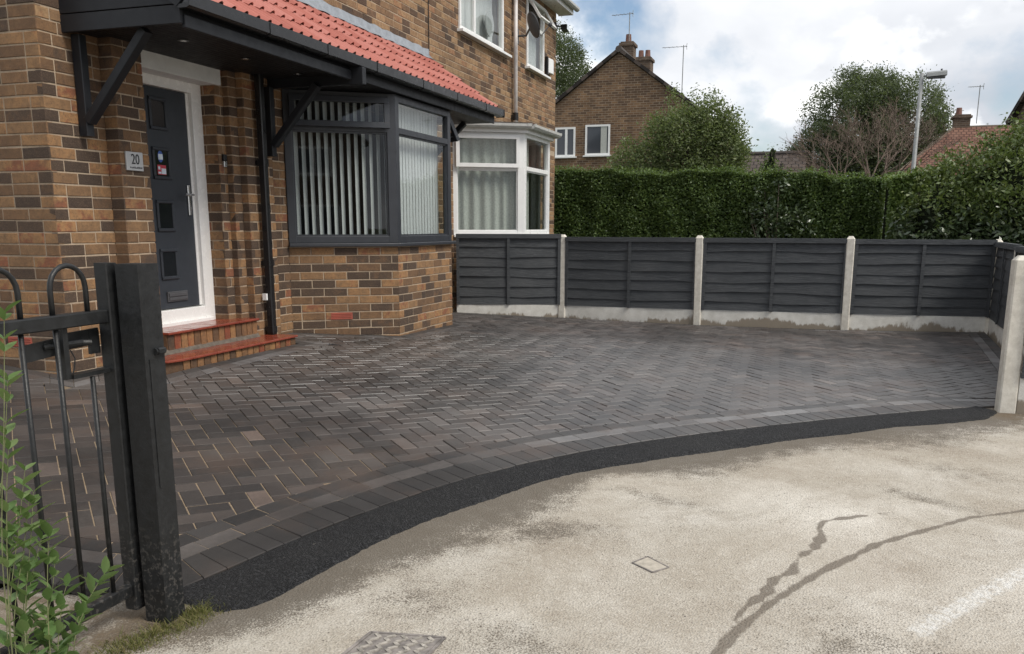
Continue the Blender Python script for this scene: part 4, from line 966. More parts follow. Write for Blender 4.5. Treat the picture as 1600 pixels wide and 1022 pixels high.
# ------------------------------------------------------------------ the adjoining house
nbh = empty('brick_house'); tag(nbh, 'adjoining brown brick house with white bay window and grey satellite dish', 'house')
WA = (12.69, 14.62, 4.205, 5.46); WB = (15.90, 16.95, 4.205, 5.36)
X0 = 11.602
holes = [(q[0] - X0, q[1] - X0, q[2], q[3]) for q in (WA, WB)]
mb = MB(); wall_boxes(mb, (X0, 5.0), (12.42, 5.0), -.2, 2.86); wall_boxes(mb, (14.93, 5.0), (17.83, 5.0), -.2, 2.86)
wall_boxes(mb, (X0, 5.0), (17.83, 5.0), 2.86, TOP, holes); wall_boxes(mb, (17.83, 5.0), (17.83, 9.5), -.2, TOP)
wall = mb.build('wall', M['mortar'], nbh); st = []
brick_run(st, (X0, 5.0), (12.42, 5.0), .2, 2.86, phase=.05, mat='brick_warm'); brick_run(st, (14.93, 5.0), (17.83, 5.0), .2, 2.86, phase=.1, mat='brick_warm')
brick_run(st, (X0, 5.0), (17.83, 5.0), 2.86, 5.47, holes, phase=.117, mat='brick_warm'); brick_run(st, (17.83, 5.0), (17.83, 6.2), .2, 5.47, phase=0, mat='brick_warm')
place_bricks(st, wall, 290)
NB = [(12.42, 5.0), (12.99, 4.1), (14.34, 4.1), (14.93, 5.0)]
mb = MB()
for a, b in zip(NB, NB[1:]): wall_boxes(mb, a, b, -.2, 1.30)
bw2 = mb.build('bay_wall', M['mortar'], nbh); st = []
for k, (a, b) in enumerate(zip(NB, NB[1:])): brick_run(st, a, b, .2, 1.28, phase=.1 * k, mat='brick', keep_all=True)
place_bricks(st, bw2, 0)
bay_window(nbh, NB, 1.345, 2.79, 2.30, M['white'], (0,), openv=(1, 0, 0), stile=.06, post=.10, rail=.055)
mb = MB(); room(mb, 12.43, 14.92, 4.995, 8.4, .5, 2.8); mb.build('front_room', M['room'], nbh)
# flat bay roof with its gutter
def offs(pts, d):
    out = []
    n0 = lambda a, b: Vector(((b[1] - a[1]), -(b[0] - a[0]))).normalized()
    for i in range(4):
        if i == 0: q = Vector(pts[0]) + n0(pts[0], pts[1]) * d
        elif i == 3: q = Vector(pts[3]) + n0(pts[2], pts[3]) * d
        else:
            na, nb_ = n0(pts[i - 1], pts[i]), n0(pts[i], pts[i + 1]); mt = (na + nb_).normalized(); q = Vector(pts[i]) + mt * (d / mt.dot(na))
        out.append((q.x, q.y))
    return out
o1 = offs(NB, .06); mb = MB(); mb.prism(o1 + [(14.99, 5.0), (12.36, 5.0)], 2.79, 2.86); mb.build('bay_fascia', M['white'], nbh)
o2 = offs(NB, .10); mb = MB(); mb.prism(o2 + [(15.05, 5.0), (12.3, 5.0)], 2.905, 2.93); mb.build('bay_roof', M['ridge'], nbh)
o3 = offs(NB, .125); mb = MB(); hp = [(-.055, .06), (-.05, .025), (-.03, .002), (0, -.008), (.03, .002), (.05, .025), (.055, .06), (.048, .06), (.0, .02), (-.048, .06)]
for i in range(3): mb.extrude(hp, (*o3[i], 2.845), (*o3[i + 1], 2.845))
bg_ = mb.build('bay_gutter', M['pvc_grey'], nbh, smooth=False)
for i, t_ in ((0, .97), (1, .03), (1, .5), (1, .97)):
    c = Vector(o3[i]).lerp(Vector(o3[i + 1]), t_); d_ = (Vector(o3[i + 1]) - Vector(o3[i])).normalized() * .03; mb = MB(); mb.extrude([(a * 1.12, b * 1.1 - .003) for a, b in hp], (*(c - d_), 2.845), (*(c + d_), 2.845)); mb.build('gutter_joint', M['pvc_grey'], bg_)
# upper windows
def wall_window(parent, q, cols, y=4.97, vent=None, sill=True):
    x0, x1, z0, z1 = q; mb = MB(); f = .06
    mb.box((x0, y, z0), (x1, y + .07, z0 + f)); mb.box((x0, y, z1 - f), (x1, y + .07, z1)); mb.box((x0, y, z0 + f), (x0 + f, y + .07, z1 - f)); mb.box((x1 - f, y, z0 + f), (x1, y + .07, z1 - f))
    xs_ = [x0 + f] + [x0 + (x1 - x0) * c for c in cols] + [x1 - f]
    for c in xs_[1:-1]: mb.box((c - .035, y + .002, z0 + f), (c + .035, y + .068, z1 - f))
    if vent: mb.box((x0 + f, y + .003, vent - .03), (x1 - f, y + .067, vent + .03))
    w = mb.build('window', M['white'], parent, bevel=.005)
    for a, b in zip(xs_, xs_[1:]):
        g_ = MB(); g_.box((a, y + .03, z0 + f), (b, y + .036, (vent or z1) - f)); g_.build('pane', M['glass'], w)
    if sill:
        mb = MB(); mb.box((x0 - .06, 4.90, z0 - .04), (x1 + .22, 5.0, z0 - .002)); mb.build('sill', M['white'], w, bevel=.004)
    return w
wall_window(nbh, WA, (.32,))
wb = wall_window(nbh, WB, (), vent=4.92)
f_ = MB(); w_ = 1.0; q = .05; hv = .40
f_.box((0, -.03, -hv), (w_, .01, -hv + q)); f_.box((0, -.03, -q), (w_, .01, 0)); f_.box((0, -.03, -hv + q), (q, .01, -q)); f_.box((w_ - q, -.03, -hv + q), (w_, .01, -q)); o = f_.build('opening_light', M['white'], wb); M4 = Matrix.Translation((15.925, 4.965, 5.33)) @ Matrix.Rotation(R(-32), 4, 'X'); o.matrix_local = M4
g_ = MB(); g_.box((q, -.014, -hv + q), (w_ - q, -.008, -q)); o = g_.build('pane', M['glass'], wb); o.matrix_local = M4
mb = MB(); room(mb, 12.69, 14.62, 5.08, 7.5, 4.1, 5.6); room(mb, 15.9, 16.95, 5.08, 7.5, 4.1, 5.6); mb.build('upper_rooms', M['room'], nbh)
# eaves
mb = MB(); mb.box((5.0, 4.72, 5.47), (18.0, 5.0, 5.485)); 
mb.build('eaves_soffit', M['white'], nbh)
mb = MB(); mb.box((5.0, 4.70, 5.45), (18.0, 4.72, 5.60)); mb.box((17.98, 4.72, 5.45), (18.0, 5.0, 5.6)); mb.build('eaves_fascia', M['white'], nbh)
mb = MB(); mb.extrude(hp, (5.0, 4.64, 5.52), (18.05, 4.64, 5.52)); mb.build('eaves_gutter', M['pvc_grey'], nbh)
mb = MB(); mb.add([(4.9, 4.62, 5.585), (18.1, 4.62, 5.585), (18.1, 8.6, 8.3), (4.9, 8.6, 8.3), (18.1, 12.6, 5.585), (4.9, 12.6, 5.585)], [(0, 1, 2, 3), (3, 2, 4, 5), (1, 4, 2), (0, 3, 5)]); mb.build('main_roof', M['ridge'], nbh)
# pipe, alarm box, cable
mb = MB(); mb.tube([(15.12, 4.93, 2.93), (15.10, 4.93, 5.5)], .036, 10); dp2 = mb.build('downpipe', M['pipe_white'], nbh, smooth=True)
mb = MB(); mb.tube([(15.118, 4.93, 3.22), (15.117, 4.93, 3.34)], .05, 10); mb.box((15.06, 4.93, 3.24), (15.18, 5.0, 3.30)); mb.build('pipe_clip', M['black'], dp2)
mb = MB(); mb.prism([(17.10, 4.995), (17.10, 4.92), (17.30, 4.90), (17.42, 4.92), (17.42, 4.995)], 4.28, 4.54); mb.build('alarm_box', M['white'], nbh, bevel=.01)
mb = MB(); mb.box((17.06, 4.93, 4.25), (17.098, 4.99, 4.56)); mb.build('alarm_box_side', M['black'], nbh)
mb = MB(); mb.tube([(11.60, 4.985, TZ + .08), (11.603, 4.985, 4.5), (11.60, 4.985, 5.46)], .006, 5); mb.build('cable', M['black'], nbh)
# satellite dish, floodlight and net curtains: things fixed to or hung in the house
dish = empty('satellite_dish', (15.35, 4.98, 4.60)); tag(dish, 'dark grey oval satellite dish on an arm by the white drainpipe', 'satellite dish')
mb = MB(); dd_ = Vector((.62, -.70, .36)).normalized(); rr = Vector((0, 0, 1)).cross(dd_).normalized(); uu = dd_.cross(rr); C0 = Vector((-.46, -.42, .06)); vs = [C0 - dd_ * .05]; n_ = 28
for ring, (r_, dp_) in enumerate(((.10, -.025), (.17, -.008), (.205, .010))):
    for i in range(n_): a = 2 * math.pi * i / n_; vs.append(C0 + rr * (r_ * .9 * math.cos(a)) + uu * (r_ * math.sin(a)) + dd_ * dp_)
fs = [(0, 1 + i, 1 + (i + 1) % n_) for i in range(n_)] + [(1 + k * n_ + i, 1 + (k + 1) * n_ + i, 1 + (k + 1) * n_ + (i + 1) % n_, 1 + k * n_ + (i + 1) % n_) for k in range(2) for i in range(n_)]
mb.add(vs, fs); o = mb.build('reflector', M['dish'], dish, smooth=True); md = o.modifiers.new('s', 'SOLIDIFY'); md.thickness = .006
mb = MB(); mb.tube([(0, 0, 0), (0, -.16, 0), (-.42, -.36, .04)], .017, 8); mb.box((-.06, -.01, -.12), (.06, .015, .12)); mb.build('wall_arm', M['dish'], dish)
mb = MB(); tip = C0 + dd_ * .30 - uu * .08; mb.tube([C0 - uu * .19, C0 - uu * .185 + dd_ * .1, tip], .009, 6); mb.sphere(tip, .035, 8, 6); mb.build('feed_arm', M['dish'], dish)
fl_ = empty('floodlight', (17.6, 4.98, 5.2)); tag(fl_, 'small black floodlight under the eaves at the end of the brick wall', 'lamp')
mb = MB(); mb.box((-.05, -.06, -.05), (.05, .02, .05)); mb.tube([(0, -.05, 0), (.05, -.14, -.02)], .015, 6); mb.build('mount', M['black'], fl_)
mb = MB(); mb.bar((.0, -.20, -.03), (.16, -.20, -.05), .12, .10, ch=.01); mb.build('lamp_head', M['black'], fl_)
mb = MB(); mb.bar((.012, -.262, -.03), (.148, -.262, -.047), .004, .085); mb.build('lens', M['pale'], fl_)
def curtain(name, a, b, s0, s1, z0, z1, inset, amp, waves, mat, label, gather=0):
    a = Vector(a); b = Vector(b); u = (b - a).normalized(); inn = Vector((-u.y, u.x)); root_p = a + u * s0 + inn * inset; n_ = int(waves * 10); vs = []
    for i in range(n_ + 1):
        t_ = i / n_; s_ = (s1 - s0) * t_; dd2 = amp * math.sin(t_ * waves * 2 * math.pi + .6 * math.sin(t_ * 9)) * (.7 + .5 * math.sin(t_ * 5.3) ** 2)
        for z, kk in ((z0, 1.25), ((z0 + z1) / 2, 1.05), (z1, .8)):
            p = u * s_ + inn * dd2 * kk; vs.append((p.x, p.y, z - z0))
    mb = MB(); mb.add(vs, [(i * 3 + k, (i + 1) * 3 + k, (i + 1) * 3 + k + 1, i * 3 + k + 1) for i in range(n_) for k in range(2)]); o = mb.build(name, mat, None, True); o.location = (root_p.x, root_p.y, z0); tag(o, label, 'curtain'); return o
curtain('net_curtain', NB[0], NB[1], .08, .98, 1.36, 2.74, .12, .022, 6, M['net'], 'pale net curtain in the left side of the white bay window')
curtain('net_curtain', NB[1], NB[2], .10, .55, 1.36, 2.74, .12, .022, 4, M['net'], 'narrow pale curtain gathered in the front of the white bay window')
curtain('net_curtain', NB[2], NB[3], .08, 1.0, 1.36, 2.74, .12, .02, 5, M['net'], 'pale curtain in the far side of the white bay window')
curtain('net_curtain', (12.72, 5.06), (14.6, 5.06), .0, 1.85, 4.22, 5.45, .09, .012, 9, M['blind'], 'white curtain in the wide upstairs window')
curtain('net_curtain', (15.92, 5.06), (16.93, 5.06), .0, 1.0, 4.22, 4.95, .06, .006, 4, M['blind'], 'white blind behind the small upstairs window')

mr = MB(); mr.tube([(0, 0, 0), (0, .02, 0)], .19, 28); mo = mr.build('round_mirror', M['dish_pale']); mo.location = (14.15, 5.04, 4.56); tag(mo, 'round grey mirror back standing in the wide upstairs window', 'mirror')
# ------------------------------------------------------------------ fence
def concrete_post(x, y, z0, z1, rot, label, w=.105, grp='concrete fence posts'):
    mb = MB(); h = z1 - z0; v = w / 2; c = .012
    pr = [(-v + c, -v), (v - c, -v), (v, -v + c), (v, v - c), (v - c, v), (-v + c, v), (-v, v - c), (-v, -v + c)]
    n_ = 8; vs = [(a, b, -.1) for a, b in pr] + [(a, b, h - .035) for a, b in pr] + [(a * .5, b * .5, h) for a, b in pr]
    fs = [(k * n_ + i, k * n_ + (i + 1) % n_, (k + 1) * n_ + (i + 1) % n_, (k + 1) * n_ + i) for k in range(2) for i in range(n_)] + [tuple(2 * n_ + i for i in range(n_))]
    mb.add(vs, fs); o = mb.build('fence_post', M['post']); o.location = (x, y, z0); o.rotation_euler = (random.gauss(0, .006), random.gauss(0, .006), rot); tag(o, label, 'post', grp); return o
def panel(a, b, zt, zb, label, seed, nsl=7):
    rg = random.Random(seed); a = Vector((*a, 0)); b = Vector((*b, 0)); u = (b - a); ln = u.length; u.normalize(); rot = math.atan2(u.y, u.x)
    root = empty('lap_fence', (a.x, a.y, zb)); root.rotation_euler = (0, 0, rot); H_ = zt - zb
    # local: x along, -y or +y is the camera's side
    side = 1.0
    wv = Vector((math.cos(rot + math.pi / 2), math.sin(rot + math.pi / 2), 0)); side = 1.0 if wv.dot(Vector((0, 0, 0)) - a) > 0 else -1.0
    sh = H_ / nsl
    for k in range(nsl):
        vs = []; n_ = 14; z0 = k * sh - .028; z1 = (k + 1) * sh + .01; ph = rg.uniform(0, 6); tilt = rg.uniform(-.016, .016); a1_, a2_ = rg.uniform(.004, .010), rg.uniform(.002, .005)
        for i in range(n_ + 1):
            x = .02 + (ln - .04) * i / n_; w = a1_ * math.sin(x * 3.1 + ph) + a2_ * math.sin(x * 8.3 + ph * 2) + tilt * (x / ln - .5)
            zb_ = max(z0 + w, .0) if k else .0
            vs += [(x, side * (.028 + .004 * math.sin(x * 5 + ph)), zb_), (x, side * .008, min(z1, H_)), (x, side * (.016 + .004 * math.sin(x * 5 + ph)), zb_), (x, side * .0, min(z1, H_))]
        fs = []
        for i in range(n_):
            q, r_ = 4 * i, 4 * (i + 1); fs += [(q, r_, r_ + 1, q + 1), (q + 2, q + 3, r_ + 3, r_ + 2), (q, q + 2, r_ + 2, r_), (q + 1, r_ + 1, r_ + 3, q + 3)]
        if side < 0: fs = [f[::-1] for f in fs]
        mb = MB(); mb.add(vs, fs); mb.build('slat', M['fence'], root)
    for x in (.025, ln / 2, ln - .025):
        mb = MB(); mb.bar((x, side * .041, .0), (x, side * .041, H_ - .048), .042, .016, up=(0, 1, 0)); mb.build('batten', M['fence'], root)
    mb = MB(); mb.bar((0.0, side * .044, H_ - .022), (ln, side * .044, H_ - .022), .022, .05); mb.build('top_rail', M['fence'], root); mb = MB(); mb.bar((0, side * .012, H_ + .008), (ln, side * .012, H_ + .008), .065, .014); mb.build('capping', M['fence'], root)
    tag(root, label, 'fence', 'dark grey lapped fence panels'); return root
def gboard(a, b, z0a, z0b, z1, label):
    a = Vector((*a, 0)); b = Vector((*b, 0)); u = (b - a); ln = u.length; rot = math.atan2(u.y, u.x); mb = MB()
    mb.add([(0, -.022, z0a - z1 - .08), (ln, -.022, z0b - z1 - .08), (ln, .022, z0b - z1 - .08), (0, .022, z0a - z1 - .08), (0, -.022, 0), (ln, -.022, 0), (ln, .022, 0), (0, .022, 0)], [(0, 3, 2, 1), (4, 5, 6, 7), (0, 1, 5, 4), (1, 2, 6, 5), (2, 3, 7, 6), (3, 0, 4, 7)])
    o = mb.build('gravel_board', M['gravel'], None, bevel=.004); o.location = (a.x, a.y, z1); o.rotation_euler = (0, 0, rot); tag(o, label, 'gravel board', 'pale concrete gravel boards'); return o
PT = [1.355, 1.352, 1.350, 1.349, 1.318]; PB = [.19, .15, .14, .135, .12]
where = ['fence panel', 'ends against', '']
pl_lab = ['dark grey lapped fence panel nearest the brick houses, beside the grey bay window', 'dark grey lapped fence panel below the trimmed hedge, second from the houses', 'dark grey lapped fence panel third from the houses, below the bare tree', 'dark grey lapped fence panel in front of the large-leaved shrub, ending at the fence corner']
gb_lab = ['pale concrete gravel board at the foot of the panel nearest the houses', 'stained concrete gravel board with a large brown splash, second from the houses', 'concrete gravel board with many small brown splashes, third from the houses', 'concrete gravel board running up to the fence corner, fourth from the houses']
ps_lab = ['pale concrete fence post nearest the brick houses', 'pale concrete fence post second from the brick houses', 'pale concrete fence post third from the brick houses', 'pale concrete fence post at the far right corner of the fence']
for i in range(1, 5): concrete_post(FENCE[i][0], FENCE[i][1], PB[i], PT[i], R(90) if i < 4 else R(80), ps_lab[i - 1])
for i in range(4):
    a = Vector(FENCE[i]); b = Vector(FENCE[i + 1]); d_ = (b - a).normalized(); a2_ = a + d_ * (.045 if i else 0); b2 = b - d_ * .03; zt = (1.345, 1.305, 1.303, 1.296)[i]; zb = (.35, .338, .340, .336)[i]
    panel(a2_, b2, zt, zb, pl_lab[i], 20 + i); gboard(a2_, b2, PB[i], PB[i + 1], zb - .003, gb_lab[i])
SF = [(12.93, -2.23), (11.1, -2.13), (9.3, -2.03), (7.6, -1.95)]
for i in range(3):
    a = Vector(SF[i]); b = Vector(SF[i + 1]); d_ = (b - a).normalized(); lab = ['short stretch of grey fence panel turning towards the road at the right corner', 'grey fence panel behind the near concrete post, middle of the right side', 'grey fence panel next to the near concrete post at the right edge'][i]
    panel(a + d_ * .03, b - d_ * .03, 1.27 - .015 * i, .33, lab, 40 + i); gboard(a + d_ * .06, b - d_ * .05, .13, .12, .327, ['short concrete gravel board turning towards the road from the fence corner', 'concrete gravel board in the middle of the right side', 'concrete gravel board next to the near post'][i])
    if i < 2: concrete_post(b.x, b.y, .11, 1.255, R(3), ['concrete post on the right side, nearer the corner', 'concrete post on the right side, nearer the road'][i])
concrete_post(7.69, -1.50, .09, 1.262, R(4), 'large pale concrete post at the right edge beside the road', w=.125)
gboard((7.66, -1.57), (7.50, -3.3), .08, .08, .34, 'concrete gravel board beside the road, right of the near post'); panel((7.66, -1.57), (7.50, -3.3), 1.2, .345, 'grey fence panel facing the road at the right edge', 60)

# ------------------------------------------------------------------ gate and its post
gp_ = empty('gate_post', (2.553, 2.198, .06)); tag(gp_, 'square dark painted timber gate post with flaking paint at its foot', 'gate post')
mb = MB(); mb.bar((0, 0, -.1), (0, 0, 1.285), .10, .10, up=(0, 1, 0), ch=.004); mb.build('shaft', M['gate'], gp_)
mb = MB(); mb.bar((.0, -.058, .985), (.032, -.058, .985), .02, .022, ch=.004); mb.tube([(-.008, -.054, .985), (.04, -.054, .985)], .012, 8); mb.build('latch_keep', M['gate'], gp_)
mb = MB(); mb.bar((-.028, -.0515, .5), (-.028, -.0515, .96), .012, .003, up=(0, 1, 0)); mb.build('cover_strip', M['gate'], gp_)
gate = empty('iron_gate', (2.5, 2.29, .06)); tag(gate, 'dark metal garden gate with hooped bars and a flat lock box, flaking paint below', 'gate')
gx, gy, gz = 2.5, 2.29, .06
def GB(p): return (p[0] - gx, p[1] - gy, p[2] - gz)
mb = MB(); mb.bar(GB((2.514, 2.295, .09)), GB((2.514, 2.295, 1.348)), .052, .055, up=(0, 1, 0), ch=.004); mb.build('stile', M['gate'], gate)
mb = MB(); mb.bar(GB((2.494, 2.30, 1.168)), GB((1.2, 2.30, 1.168)), .042, .045, ch=.004); mb.build('top_rail', M['gate'], gate)
mb = MB(); mb.bar(GB((2.50, 2.30, .165)), GB((1.2, 2.30, .165)), .036, .045, ch=.004); mb.build('bottom_rail', M['gate'], gate)
bars = [2.415 - i * .137 for i in range(9)]
for i, x in enumerate(bars):
    zt = .97 if i == 0 else 1.15
    mb = MB(); mb.tube([GB((x, 2.30, .18)), GB((x, 2.30, zt))], .0085, 8); mb.build('bar', M['gate'], gate, smooth=True)
for k in range(4):
    xr, xl = bars[0] - k * .274 + .006, bars[1] - k * .274 - .006; r_ = (xr - xl) / 2; zc = 1.345 - r_
    pts = [GB((xr, 2.30, 1.185)), GB((xr, 2.30, zc))] + [GB(((xr + xl) / 2 + r_ * math.cos(t_), 2.30, zc + r_ * math.sin(t_))) for t_ in [math.pi * j / 10 for j in range(1, 10)]] + [GB((xl, 2.30, zc)), GB((xl, 2.30, 1.185))]
    mb = MB(); mb.tube(pts, .0088, 8); mb.build('hoop', M['gate'], gate, smooth=True)
mb = MB(); mb.bar(GB((2.315, 2.32, .975)), GB((2.315, 2.32, 1.148)), .022, .04, up=(0, 1, 0)); mb.bar(GB((2.325, 2.31, .982)), GB((2.496, 2.31, .982)), .04, .014); mb.build('lock_frame', M['gate'], gate)
mb = MB(); mb.bar(GB((2.18, 2.335, 1.075)), GB((2.325, 2.335, 1.085)), .008, .055); mb.bar(GB((2.34, 2.335, 1.095)), GB((2.495, 2.335, 1.10)), .008, .055); mb.box(GB((2.45, 2.33, 1.04)), GB((2.495, 2.34, 1.12))); mb.build('lock_plate', M['gate'], gate)
mb = MB(); mb.tube([GB((2.25, 2.33, 1.088)), GB((2.40, 2.315, 1.088)), GB((2.425, 2.30, 1.086))], .009, 8); mb.tube([GB((2.26, 2.325, 1.09)), GB((2.26, 2.345, 1.09))], .012, 8); mb.build('bolt', M['gate'], gate)
mb = MB(); mb.tube([GB((2.34, 2.31, 1.07)), GB((2.352, 2.305, 1.04)), GB((2.346, 2.305, 1.01)), GB((2.335, 2.305, .99))], .0022, 5); mb.build('wire', M['gate'], gate)
mb = MB(); mb.bar(GB((2.535, 2.29, .93)), GB((2.535, 2.29, .98)), .02, .02); mb.build('hinge_lug', M['gate'], gate)
# ------------------------------------------------------------------ vegetation
def leaves(C, size, aspect=.5, rng=RNG, up=.25, jitter=.35, nrm=None):
    """one folded leaf-shaped quad for each centre"""
    n = len(C); d = rng.normal(size=(n, 3)); d[:, 2] = d[:, 2] * .7 + up
    d /= np.linalg.norm(d, axis=1, keepdims=True); r = rng.normal(size=(n, 3))
    if nrm is not None: r = nrm * 1.2 + r * .8
    s = np.cross(d, r); s /= np.linalg.norm(s, axis=1, keepdims=True) + 1e-9
    L_ = size * (1 + jitter * rng.uniform(-1, 1, size=(n, 1))); W = L_ * aspect
    v = np.empty((n, 4, 3)); v[:, 0] = C - d * L_ / 2; v[:, 1] = C + s * W / 2 - d * L_ * .05; v[:, 2] = C + d * L_ / 2; v[:, 3] = C - s * W / 2 - d * L_ * .05
    return v
def clumps(ell, n_cl, per, spread, rng=RNG, shell=.45, floor=None):
    """leaf centres gathered in clumps inside a set of ellipsoids (cx,cy,cz,rx,ry,rz)"""
    vol = np.array([e[3] * e[4] * e[5] for e in ell]) ** .75; pick = rng.choice(len(ell), n_cl, p=vol / vol.sum()); E_ = np.array(ell)[pick]
    d = rng.normal(size=(n_cl, 3)); d /= np.linalg.norm(d, axis=1, keepdims=True); rad = rng.uniform(shell, 1.0, size=(n_cl, 1)) ** .5
    c = E_[:, :3] + d * rad * E_[:, 3:]
    q = np.repeat(c, per, axis=0) + rng.normal(size=(n_cl * per, 3)) * spread
    if floor is not None: q = q[q[:, 2] > floor]
    return c, q
def limbs(mb, base, top, tips, r0, rng=RNG, sub=3):
    base = Vector(base); top = Vector(top); n_ = 6; tr = [base.lerp(top, i / n_) + Vector((rng.normal() * .05 * i / n_, rng.normal() * .05 * i / n_, 0)) for i in range(n_ + 1)]
    mb.tube(tr, [r0 * (1 - .72 * i / n_) for i in range(n_ + 1)], 8)
    for t_ in tips:
        t_ = Vector(t_); k = rng.integers(2, n_); st_ = tr[k]; mid = st_.lerp(t_, .5) + Vector((0, 0, .12 * (t_ - st_).length)); r_ = r0 * .38 * (1 - .5 * k / n_)
        mb.tube([st_, st_.lerp(mid, .6), mid, t_], [r_, r_ * .75, r_ * .55, r_ * .18], 5, cap=False)
def tree(name, label, base, top, ell, n_cl, per, spread, size, mat, r0, seed, aspect=.5, ntips=40, group=None, floor=None, shell=.45):
    rg = np.random.default_rng(seed); root = empty(name, base); b = np.array(base)
    c, q = clumps(ell, n_cl, per, spread, rg, shell, floor); v = leaves(q - b, size, aspect, rg)
    me = fast_mesh('crown', v, 4, mat); link('crown', me, root)
    mb = MB(); tips = c[rg.choice(len(c), min(ntips, len(c)), replace=False)] - b; limbs(mb, (0, 0, 0), Vector(top) - Vector(base), [tuple(t_) for t_ in tips], r0, rg); mb.build('trunk', M['bark'], root, True)
    tag(root, label, 'tree', group); return root
# clipped hedge across the neighbour's garden
def box_leaves(x0, x1, y0, y1, zt, n_f, n_t, size, seed, depth=.22, ends=0):
    rg = np.random.default_rng(seed); P = []; NR = []
    def topz(x, y): return zt(y) + .035 * np.sin(y * 3.3 + x * 2) + .025 * np.sin(y * 7.7 + 1) + .03 * np.sin(y * 1.3)
    y = rg.uniform(y0, y1, n_f); z = rg.uniform(0, 1, n_f) ** .85; x = x0 + np.abs(rg.normal(size=n_f)) * depth * .6 + sum(.013 * np.sin(y * ky + z * kz + kp) for ky, kz, kp in rg.uniform((-13, -17, 0), (13, 17, 6.3), (12, 3)))
    P.append(np.stack([x, y, .05 + z * (topz(x, y) - .05)], 1)); NR.append(np.tile([-1., 0, .25], (n_f, 1)))
    x = rg.uniform(x0, x1, n_t); y = rg.uniform(y0, y1, n_t); P.append(np.stack([x, y, topz(x, y) - np.abs(rg.normal(size=n_t)) * .06 + (rg.uniform(size=n_t) < .10) * rg.uniform(0, .13, n_t)], 1)); NR.append(np.tile([0., 0, 1.], (n_t, 1)))
    if ends:
        x = rg.uniform(x0, x1, ends); z = rg.uniform(0, 1, ends); y = y0 + np.abs(rg.normal(size=ends)) * .1; P.append(np.stack([x, y, .05 + z * (topz(x, y) - .05)], 1)); NR.append(np.tile([0, -1., .2], (ends, 1)))
    return leaves(np.concatenate(P), size, .55, rg, .2, .4, np.concatenate(NR))
def hedge(name, x0, x1, y0, y1, zt, n_f, n_t, size, mat, seed, label, ends=0):
    root = empty(name, ((x0 + x1) / 2, (y0 + y1) / 2, 0)); v = box_leaves(x0, x1, y0, y1, zt, n_f, n_t, size, seed, ends=ends) - np.array(root.location)
    link('foliage', fast_mesh('foliage', v, 4, mat), root)
    mb = MB(); n_ = 24; a = root.location
    for i in range(n_):
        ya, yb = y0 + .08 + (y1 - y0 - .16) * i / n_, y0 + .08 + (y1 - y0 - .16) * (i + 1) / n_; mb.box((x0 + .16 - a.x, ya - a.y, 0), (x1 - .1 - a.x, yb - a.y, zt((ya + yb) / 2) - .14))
    core = plain('hedge_shade', (.012, .016, .008), .95, spec=.05); mb.build('shade_core', core, root); tag(root, label, 'hedge'); return root  # near-black solid core stands in for the shade inside the hedge
hedge('clipped_hedge', 19.0, 20.1, -1.25, 5.9, lambda y: 2.42 + .036 * (y + 1.1), 110000, 40000, .05, M['hedge'], 3, 'long clipped dark green hedge behind the grey fence', ends=3000)
hedge('clipped_hedge', 16.6, 18.9, -1.95, -1.15, lambda y: 2.34 - .0 * y, 22000, 14000, .055, M['hedge2'], 4, 'lighter green end of hedge beside the large-leaved shrub')
# ivy-like darker patch on the hedge face is a small shrub in front of it
def shrub(name, label, ell, n_cl, per, spread, size, mat, seed, aspect=.45, floor=.02, top_mat=None, shell=.55, core=.72, cat='shrub'):
    rg = np.random.default_rng(seed); e0 = ell[0]; root = empty(name, (e0[0], e0[1], 0)); a = np.array([e0[0], e0[1], 0])
    c, q = clumps(ell, n_cl, per, spread, rg, shell, floor)
    if top_mat is not None:
        hi = q[:, 2] > np.quantile(q[:, 2], .62) + rg.normal(size=len(q)) * .15
        link('young_growth', fast_mesh('young_growth', leaves(q[hi] + np.array([0, 0, .03]) - a, size * .75, aspect, rg, .5), 4, top_mat), root); q = q[~hi]
    link('foliage', fast_mesh('foliage', leaves(q - a, size, aspect, rg, .1), 4, mat), root)
    mb = MB()
    for e in ell[:8]:
        for j in range(5):
            t_ = rg.normal(size=3); t_ /= np.linalg.norm(t_); tip = np.array(e[:3]) + t_ * np.array(e[3:]) * .8 - a; mb.tube([(rg.normal() * .08, rg.normal() * .08, 0), (tip[0] * .4, tip[1] * .4, tip[2] * .5), tuple(tip)], [.035, .022, .008], 5, cap=False)
    mb.build('stems', M['bark'], root)
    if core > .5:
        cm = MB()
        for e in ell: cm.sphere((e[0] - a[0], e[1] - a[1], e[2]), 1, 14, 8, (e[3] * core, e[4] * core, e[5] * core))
        cm.build('inner_shade_core', plain('shrub_shade', (.014, .018, .010), .95, spec=.05), root)  # dark solid ellipsoids, no real wood: shade behind the leaves as colour
    tag(root, label, cat); return root
shrub('large_leaved_shrub', 'big dark glossy-leaved shrub standing over the fence at the right', [(16.6, -2.5, 1.35, 1.0, 1.0, 1.45), (16.2, -3.2, 1.6, 1.1, 1.2, 1.55), (16.4, -1.95, 1.25, .8, .72, 1.3), (16.3, -4.6, 1.4, 1.1, 1.2, 1.5), (15.9, -2.9, .9, .7, 1.4, 1.1)], 2900, 24, .09, .10, M['laurel'], 8, .42, top_mat=M['laurel_top'])
shrub('small_dark_shrub', 'dark leafy patch growing in front of the middle of the hedge', [(18.95, .72, 1.9, .25, .55, .55), (18.95, .5, 1.2, .25, .6, .7), (18.95, .95, 1.5, .25, .4, .5)], 190, 14, .07, .085, M['laurel'], 9, .45, core=.3)
shrub('spindly_shrub', 'pale spindly shrub rising above the hedge beside the dark roof', [(21.5, 1.05, 2.5, .3, .22, .55), (21.5, 1.0, 2.95, .15, .10, .3)], 60, 12, .06, .06, M['hedge2'], 19, .45)
